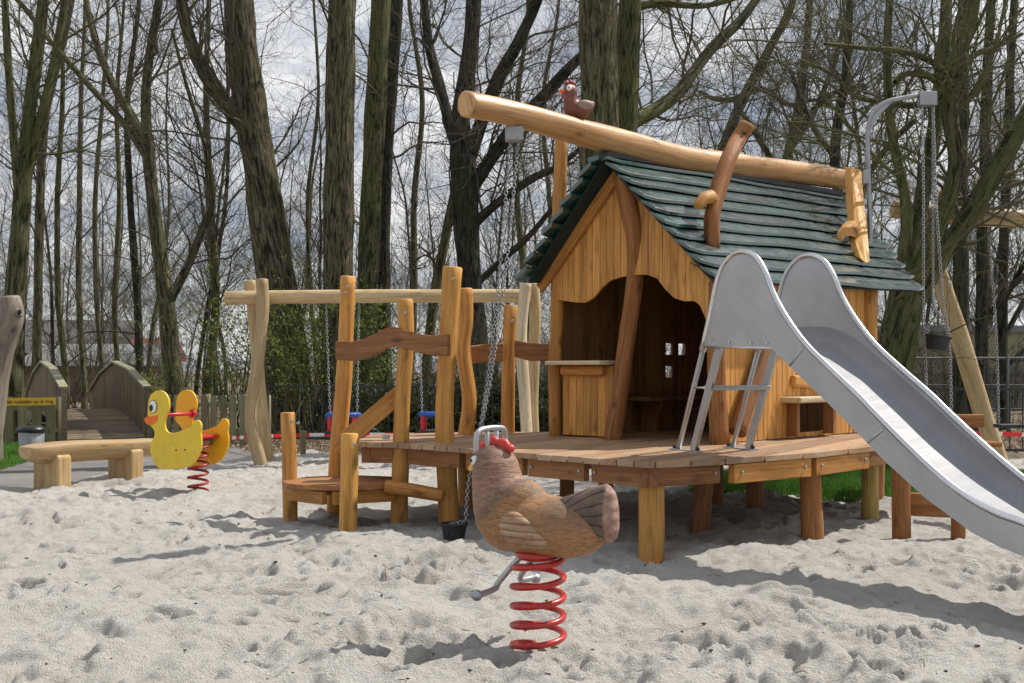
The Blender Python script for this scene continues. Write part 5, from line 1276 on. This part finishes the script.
# slender trees one can tell apart at the left
for k_, (x0, x1, w, Yv, lab) in enumerate([(84, 80, 8, 30, 'thin dark trunk rising above the left parapet of the footbridge'), (103, 96, 7, 32, 'thin crooked trunk over the middle of the footbridge'), (118, 122, 7, 31, 'thin pale trunk above the top of the footbridge arch'), (140, 133, 10, 28, 'wavy mossy trunk left of the duck head'),
                                            (208, 214, 11, 27, 'mossy trunk between the duck and the swing frame'), (197, 230, 6, 29, 'thin leaning trunk right of the duck'), (66, 60, 8, 27, 'thin grey trunk over the short plank fence'), (318, 312, 6, 30, 'thin trunk between the two thickest left trees'), (410, 415, 9, 29, 'thin grey trunk left of the leaning mossy tree'), (530, 520, 9, 31, 'thin trunk behind the chain hoist'), (556, 548, 7, 34, 'thin trunk left of the playhouse post')]):
    w *= .78; xm = (x0+x1)/2+random.uniform(-6, 6)
    hero('slender_tree', lab, Yv, [(x0, 432, w*1.2), (x0, 380, w), (xm, 300, w), (x1+random.uniform(-5, 5), 200, w*.9), (x1+random.uniform(-8, 8), 100, w*.75), (x1+random.uniform(-12, 12), 0, w*.55), (x1, -80, w*.3)], (), random.choice(['bark', 'barkgreen', 'barkdark']), 'twig', seed=40+k_, nb_trunk=20, tmin=.2, Lb=2.6, roots=False)

# the wood behind: five kinds of bare tree, copied
protos = []
def make_bare(seed, H, r, matb, matt, nb, spread):
    t = thing('woodland_tree', 'bare thin tree in the crowded wood behind the playground', 'tree', (0, 0, 0), group='bare trees of the wood behind', local=True)
    rg = np.random.default_rng(seed); P = [np.array([0, 0, -.3])]; d = np.array([0, 0, 1.])
    for i in range(9): d = nrm(d+np.array([*rg.normal(0, .07, 2), .12])); P.append(P[-1]+d*H/9)
    P = np.array(P); Rr = r*np.linspace(1.1, .25, len(P)); mb = MB(); mb.tube(P, Rr, 9, cap=False, wob=.04, k=4, tone=0); mb.build('trunk', matb, t)
    S = spline(np.column_stack([P, Rr]), 5); T = Tree(seed)
    for c in range(nb):
        f_ = rg.uniform(.18, 1); i = min(int(f_*(len(S)-1)), len(S)-2); tg = nrm(S[i+1, :3]-S[i, :3]); sd = nrm(np.cross(tg, rg.normal(0, 1, 3))); ang = rg.uniform(.45, 1.1)
        T.branch(S[i, :3], tg*math.cos(ang)+sd*math.sin(ang), spread*rg.uniform(.4, 1.1)*(1.2-.6*f_), min(S[i, 3]*.45, rg.uniform(.01, .028)), 1, 3, 1., 0, .3, 1.)
    T.build('branches', matt, t); return t
protos = [make_bare(201, 11, .07, M['bark'], M['twigfar'], 42, 3.2), make_bare(202, 9, .06, M['barkdark'], M['twig'], 38, 2.6), make_bare(203, 12, .08, M['barkgreen'], M['twigfar'], 44, 3.6), make_bare(204, 7, .045, M['bark'], M['twigfar'], 38, 2.2), make_bare(205, 10, .06, M['barkdark'], M['twigfar'], 44, 3.0)]
used = set(); rg = np.random.default_rng(5); cnt = 0
spots = []
for row, (Ya, Yb3, n_) in enumerate(((27, 33, 9), (33, 43, 22), (43, 60, 66))):
    for k_ in range(n_):
        Yv = rg.uniform(Ya, Yb3); xx = ((k_+rg.uniform(0.1, .9))/n_-.5)*1.12*Yv; spots.append((xx, Yv))
for (xx, Yv) in spots:
    k_ = int(rg.integers(0, 5)); p = protos[k_]
    o = p if k_ not in used else copytree(p); used.add(k_)
    s_ = rg.uniform(.8, 1.25); o.location = (xx, Yv, 0); o.rotation_euler = (0, 0, rg.uniform(0, 6.28)); o.scale = (s_, s_, s_)

# shrubs: many stems, with or without leaves
def leaves_on(tips, n, spread, size, mat, name, parent, rg, kind=None):
    c = tips[rg.integers(0, len(tips), n)]+rg.normal(0, spread, (n, 3)); c[:, 2] = np.maximum(c[:, 2], .01)
    a = rg.normal(0, 1, (n, 3)); a /= np.linalg.norm(a, axis=1, keepdims=True); b = np.cross(a, rg.normal(0, 1, (n, 3))); b /= np.linalg.norm(b, axis=1, keepdims=True)
    s_ = (size*(.6+.8*rg.random(n)))[:, None]
    V = np.stack([c-a*s_, c+b*s_*.5, c+a*s_, c-b*s_*.5], 1).reshape(-1, 3)
    return quick(name, V, np.arange(4*n).reshape(-1, 4), mat, parent, smooth=False)
def shrub(name, label, c, h, w, seed, nst=14, leaf=None, nleaf=0, lsize=.03, twig='twig', cat='shrub', group=None, maxl=3):
    t = thing(name, label, cat, c, group=group, local=True); rg = np.random.default_rng(seed); T = Tree(seed)
    for k_ in range(nst):
        a = rg.uniform(0, 6.28); T.branch(np.array([rg.normal(0, w*.15), rg.normal(0, w*.15), -.05]), (math.cos(a)*w/h*.7, math.sin(a)*w/h*.7, 1), h*rg.uniform(.6, 1.05), rg.uniform(.008, .02), 1, maxl, .8, 0, .35, .8)
    T.build('stems', M[twig], t)
    if leaf:
        tips = np.array([P[-1] for L in T.lv.values() for P, _ in L]+[P[len(P)//2] for L in T.lv.values() for P, _ in L])
        leaves_on(tips, nleaf, .05, lsize, M[leaf], 'leaves', t, rg)
    return t
shrub('leafing_shrub', 'fresh yellow green leafing shrub round the foot of the furrowed tree', (-3.55, 19.6, 0), 2.6, 1.5, 301, 26, 'spring', 5500, .026, 'twiggreen')
shrub('leafing_shrub', 'looser fresh green shrub left of the swing pole', (-4.9, 20.6, 0), 2.5, 1.3, 302, 20, 'spring', 1800, .024, 'twiggreen')
shrub('leafing_shrub', 'fresh green shrub between the thick straight tree and the swing chain', (-2.7, 20.8, 0), 2.3, 1.1, 303, 18, 'spring', 2400, .026, 'twiggreen')
shrub('flowering_shrub', 'pale yellow flowering shrub between the footbridge parapets', (-7.9, 24.2, 0), 1.2, .8, 304, 20, 'spring', 2500, .035, 'twiggreen')
proS = shrub('bare_shrub', 'tangled bare shrub in the undergrowth behind the railing', (0, 0, 0), 2.2, 1.6, 305, 22, None, 0, group='bare shrubs of the undergrowth')
proS['label'] = 'tangled bare shrub in the undergrowth behind the railing'
proI = shrub('ivy_shrub', 'low dark ivy covered bush behind the railing', (0, 0, 0), .95, 1.2, 306, 26, 'ivy', 7000, .035, group='ivy bushes behind the railing', maxl=2)
first = {0: 1, 1: 1}
for (pr, q, spotsS) in ((proS, 0, [q for q in [(rg.uniform(-.55, .55)*Yv, Yv) for Yv in np.linspace(20.5, 34, 44)] if not (-11.5 < q[0] < -4.6 and q[1] < 28)]), (proI, 1, [(x, 18.6+rg.uniform(0, 2.6)) for x in np.linspace(-2.6, 3.4, 9)])):
    for (x, y) in spotsS:
        o = pr if first[q] else copytree(pr); first[q] = 0; s_ = rg.uniform(.7, 1.25); o.location = (x, y, 0); o.rotation_euler = (0, 0, rg.uniform(0, 6.28)); o.scale = (s_, s_, s_)
# far undergrowth as one mass
T = Tree(909)
for k_ in range(420):
    Yv = T.r.uniform(34, 62); xx = T.r.uniform(-.56, .56)*Yv
    T.branch(np.array([xx, Yv, -.1]), (T.r.normal(0, .35), T.r.normal(0, .35), 1), T.r.uniform(1.4, 3.2), .022, 1, 3, .8, 0, .35, .8)
prop(T.build('undergrowth', M['twigfar'], None), 'grey brown tangle of far undergrowth closing the wood', 'undergrowth', kind='stuff')
def scat(n, f): return f(n)
def lit(n):
    y = 15.4+RNG.random(n)**1.5*14; x = RNG.uniform(-.5, .55, n)*y; k = (x > -3.2-(y-15)*.6); return np.column_stack([x[k], y[k], RNG.uniform(-.05, .0, k.sum())])
Pq = lit(16000); leaves_on(Pq, 16000, .02, .035, M['litter'], 'leaf_litter', None, RNG); o = bpy.data.objects['leaf_litter']; prop(o, 'brown dead leaves strewn under the trees', 'leaf litter', kind='stuff')
# scraps and pebbles on the sand
mb = MB()
for k_ in range(260):
    y = 3.2+RNG.random()**1.6*9; x = RNG.uniform(-.47, .47)*y; z = sandz(x, y); s_ = RNG.uniform(.003, .009); mb.ell((x, y, z+s_*.3), (s_*RNG.uniform(.8, 1.8), s_, s_*.6), 6, 4, tone=0)
prop(mb.build('pebbles', M['crumb']), 'tiny dark pebbles and crumbs on the sand', 'pebbles', kind='stuff')
mb = MB()
for k_ in range(70):
    y = 3.2+RNG.random()**1.5*9; x = RNG.uniform(-.47, .47)*y; a = RNG.random()*6.28; l_ = RNG.uniform(.02, .07); z = sandz(x, y)+.006; b_ = (x+math.cos(a)*l_, y+math.sin(a)*l_)
    mb.tube([(x, y, z), ((x+b_[0])/2+.006, (y+b_[1])/2, z+.008), (*b_, sandz(*b_)+.005)], .0022, 4, k=2, tone=0)
prop(mb.build('twig_scraps', M['oldwood']), 'small twig scraps lying on the sand', 'twigs', kind='stuff')

# ------------------------------------------------------------------ light, sky, camera
SUN_EL = R(53); sdv = Vector((.895*math.cos(SUN_EL), .446*math.cos(SUN_EL), math.sin(SUN_EL))).normalized()
sl = bpy.data.lights.new('sun', 'SUN'); sl.energy = 4.9; sl.angle = R(.55); sl.color = (1, .945, .86)
so = bpy.data.objects.new('sun', sl); C.objects.link(so); so.rotation_euler = sdv.to_track_quat('Z', 'Y').to_euler(); so.location = (6, 4, 12)
w = bpy.data.worlds.new('World'); bpy.context.scene.world = w; w.use_nodes = True; nt = w.node_tree
for n in list(nt.nodes): nt.nodes.remove(n)
g = G(nt); sky = g.n('ShaderNodeTexSky', sky_type='NISHITA', sun_disc=False); sky.sun_elevation = SUN_EL; sky.sun_rotation = math.atan2(.895, .446); sky.air_density = 1.; sky.dust_density = .6
tc = g.n('ShaderNodeTexCoord').outputs['Generated']; s_ = g.n('ShaderNodeSeparateXYZ'); g.l(tc, s_.inputs[0])
den = g.math('ADD', g.math('MAXIMUM', s_.outputs[2], 0.), .22)
cv = g.n('ShaderNodeCombineXYZ'); g.l(g.math('DIVIDE', s_.outputs[0], den), cv.inputs[0]); g.l(g.math('DIVIDE', s_.outputs[1], den), cv.inputs[1])
n1 = g.noise(cv.outputs[0], 1.5, 8, .58, .3); n2 = g.noise(g.map(cv.outputs[0], loc=(3, 5, 1)), 3.2, 6, .6)
cov = g.rng(n1, .34, .52, .25, 1)
cloud = g.ramp(n2, [(.34, (5.2, 5.6, 6.5)), (.48, (8.0, 8.3, 8.8)), (.6, (12.0, 12.0, 12.0))])
skyc = g.mix(g.math('MULTIPLY', cov, .92), sky.outputs[0], cloud)
bg = g.n('ShaderNodeBackground'); g.l(skyc, bg.inputs[0]); bg.inputs[1].default_value = .08
ow = g.n('ShaderNodeOutputWorld'); g.l(bg.outputs[0], ow.inputs[0])
cam = bpy.data.cameras.new('camera'); co = bpy.data.objects.new('camera', cam); C.objects.link(co)
co.location = (0, 0, CH); co.rotation_euler = (R(90), 0, 0); cam.sensor_width = 36; cam.lens = 36*F/1024; cam.shift_y = (HY-341.5)/1024; cam.clip_end = 2000; cam.clip_start = .05
sc = bpy.context.scene; sc.camera = co
sc.view_settings.view_transform = 'Standard'; sc.view_settings.look = 'None'; sc.view_settings.gamma = 1; sc.view_settings.exposure = .12
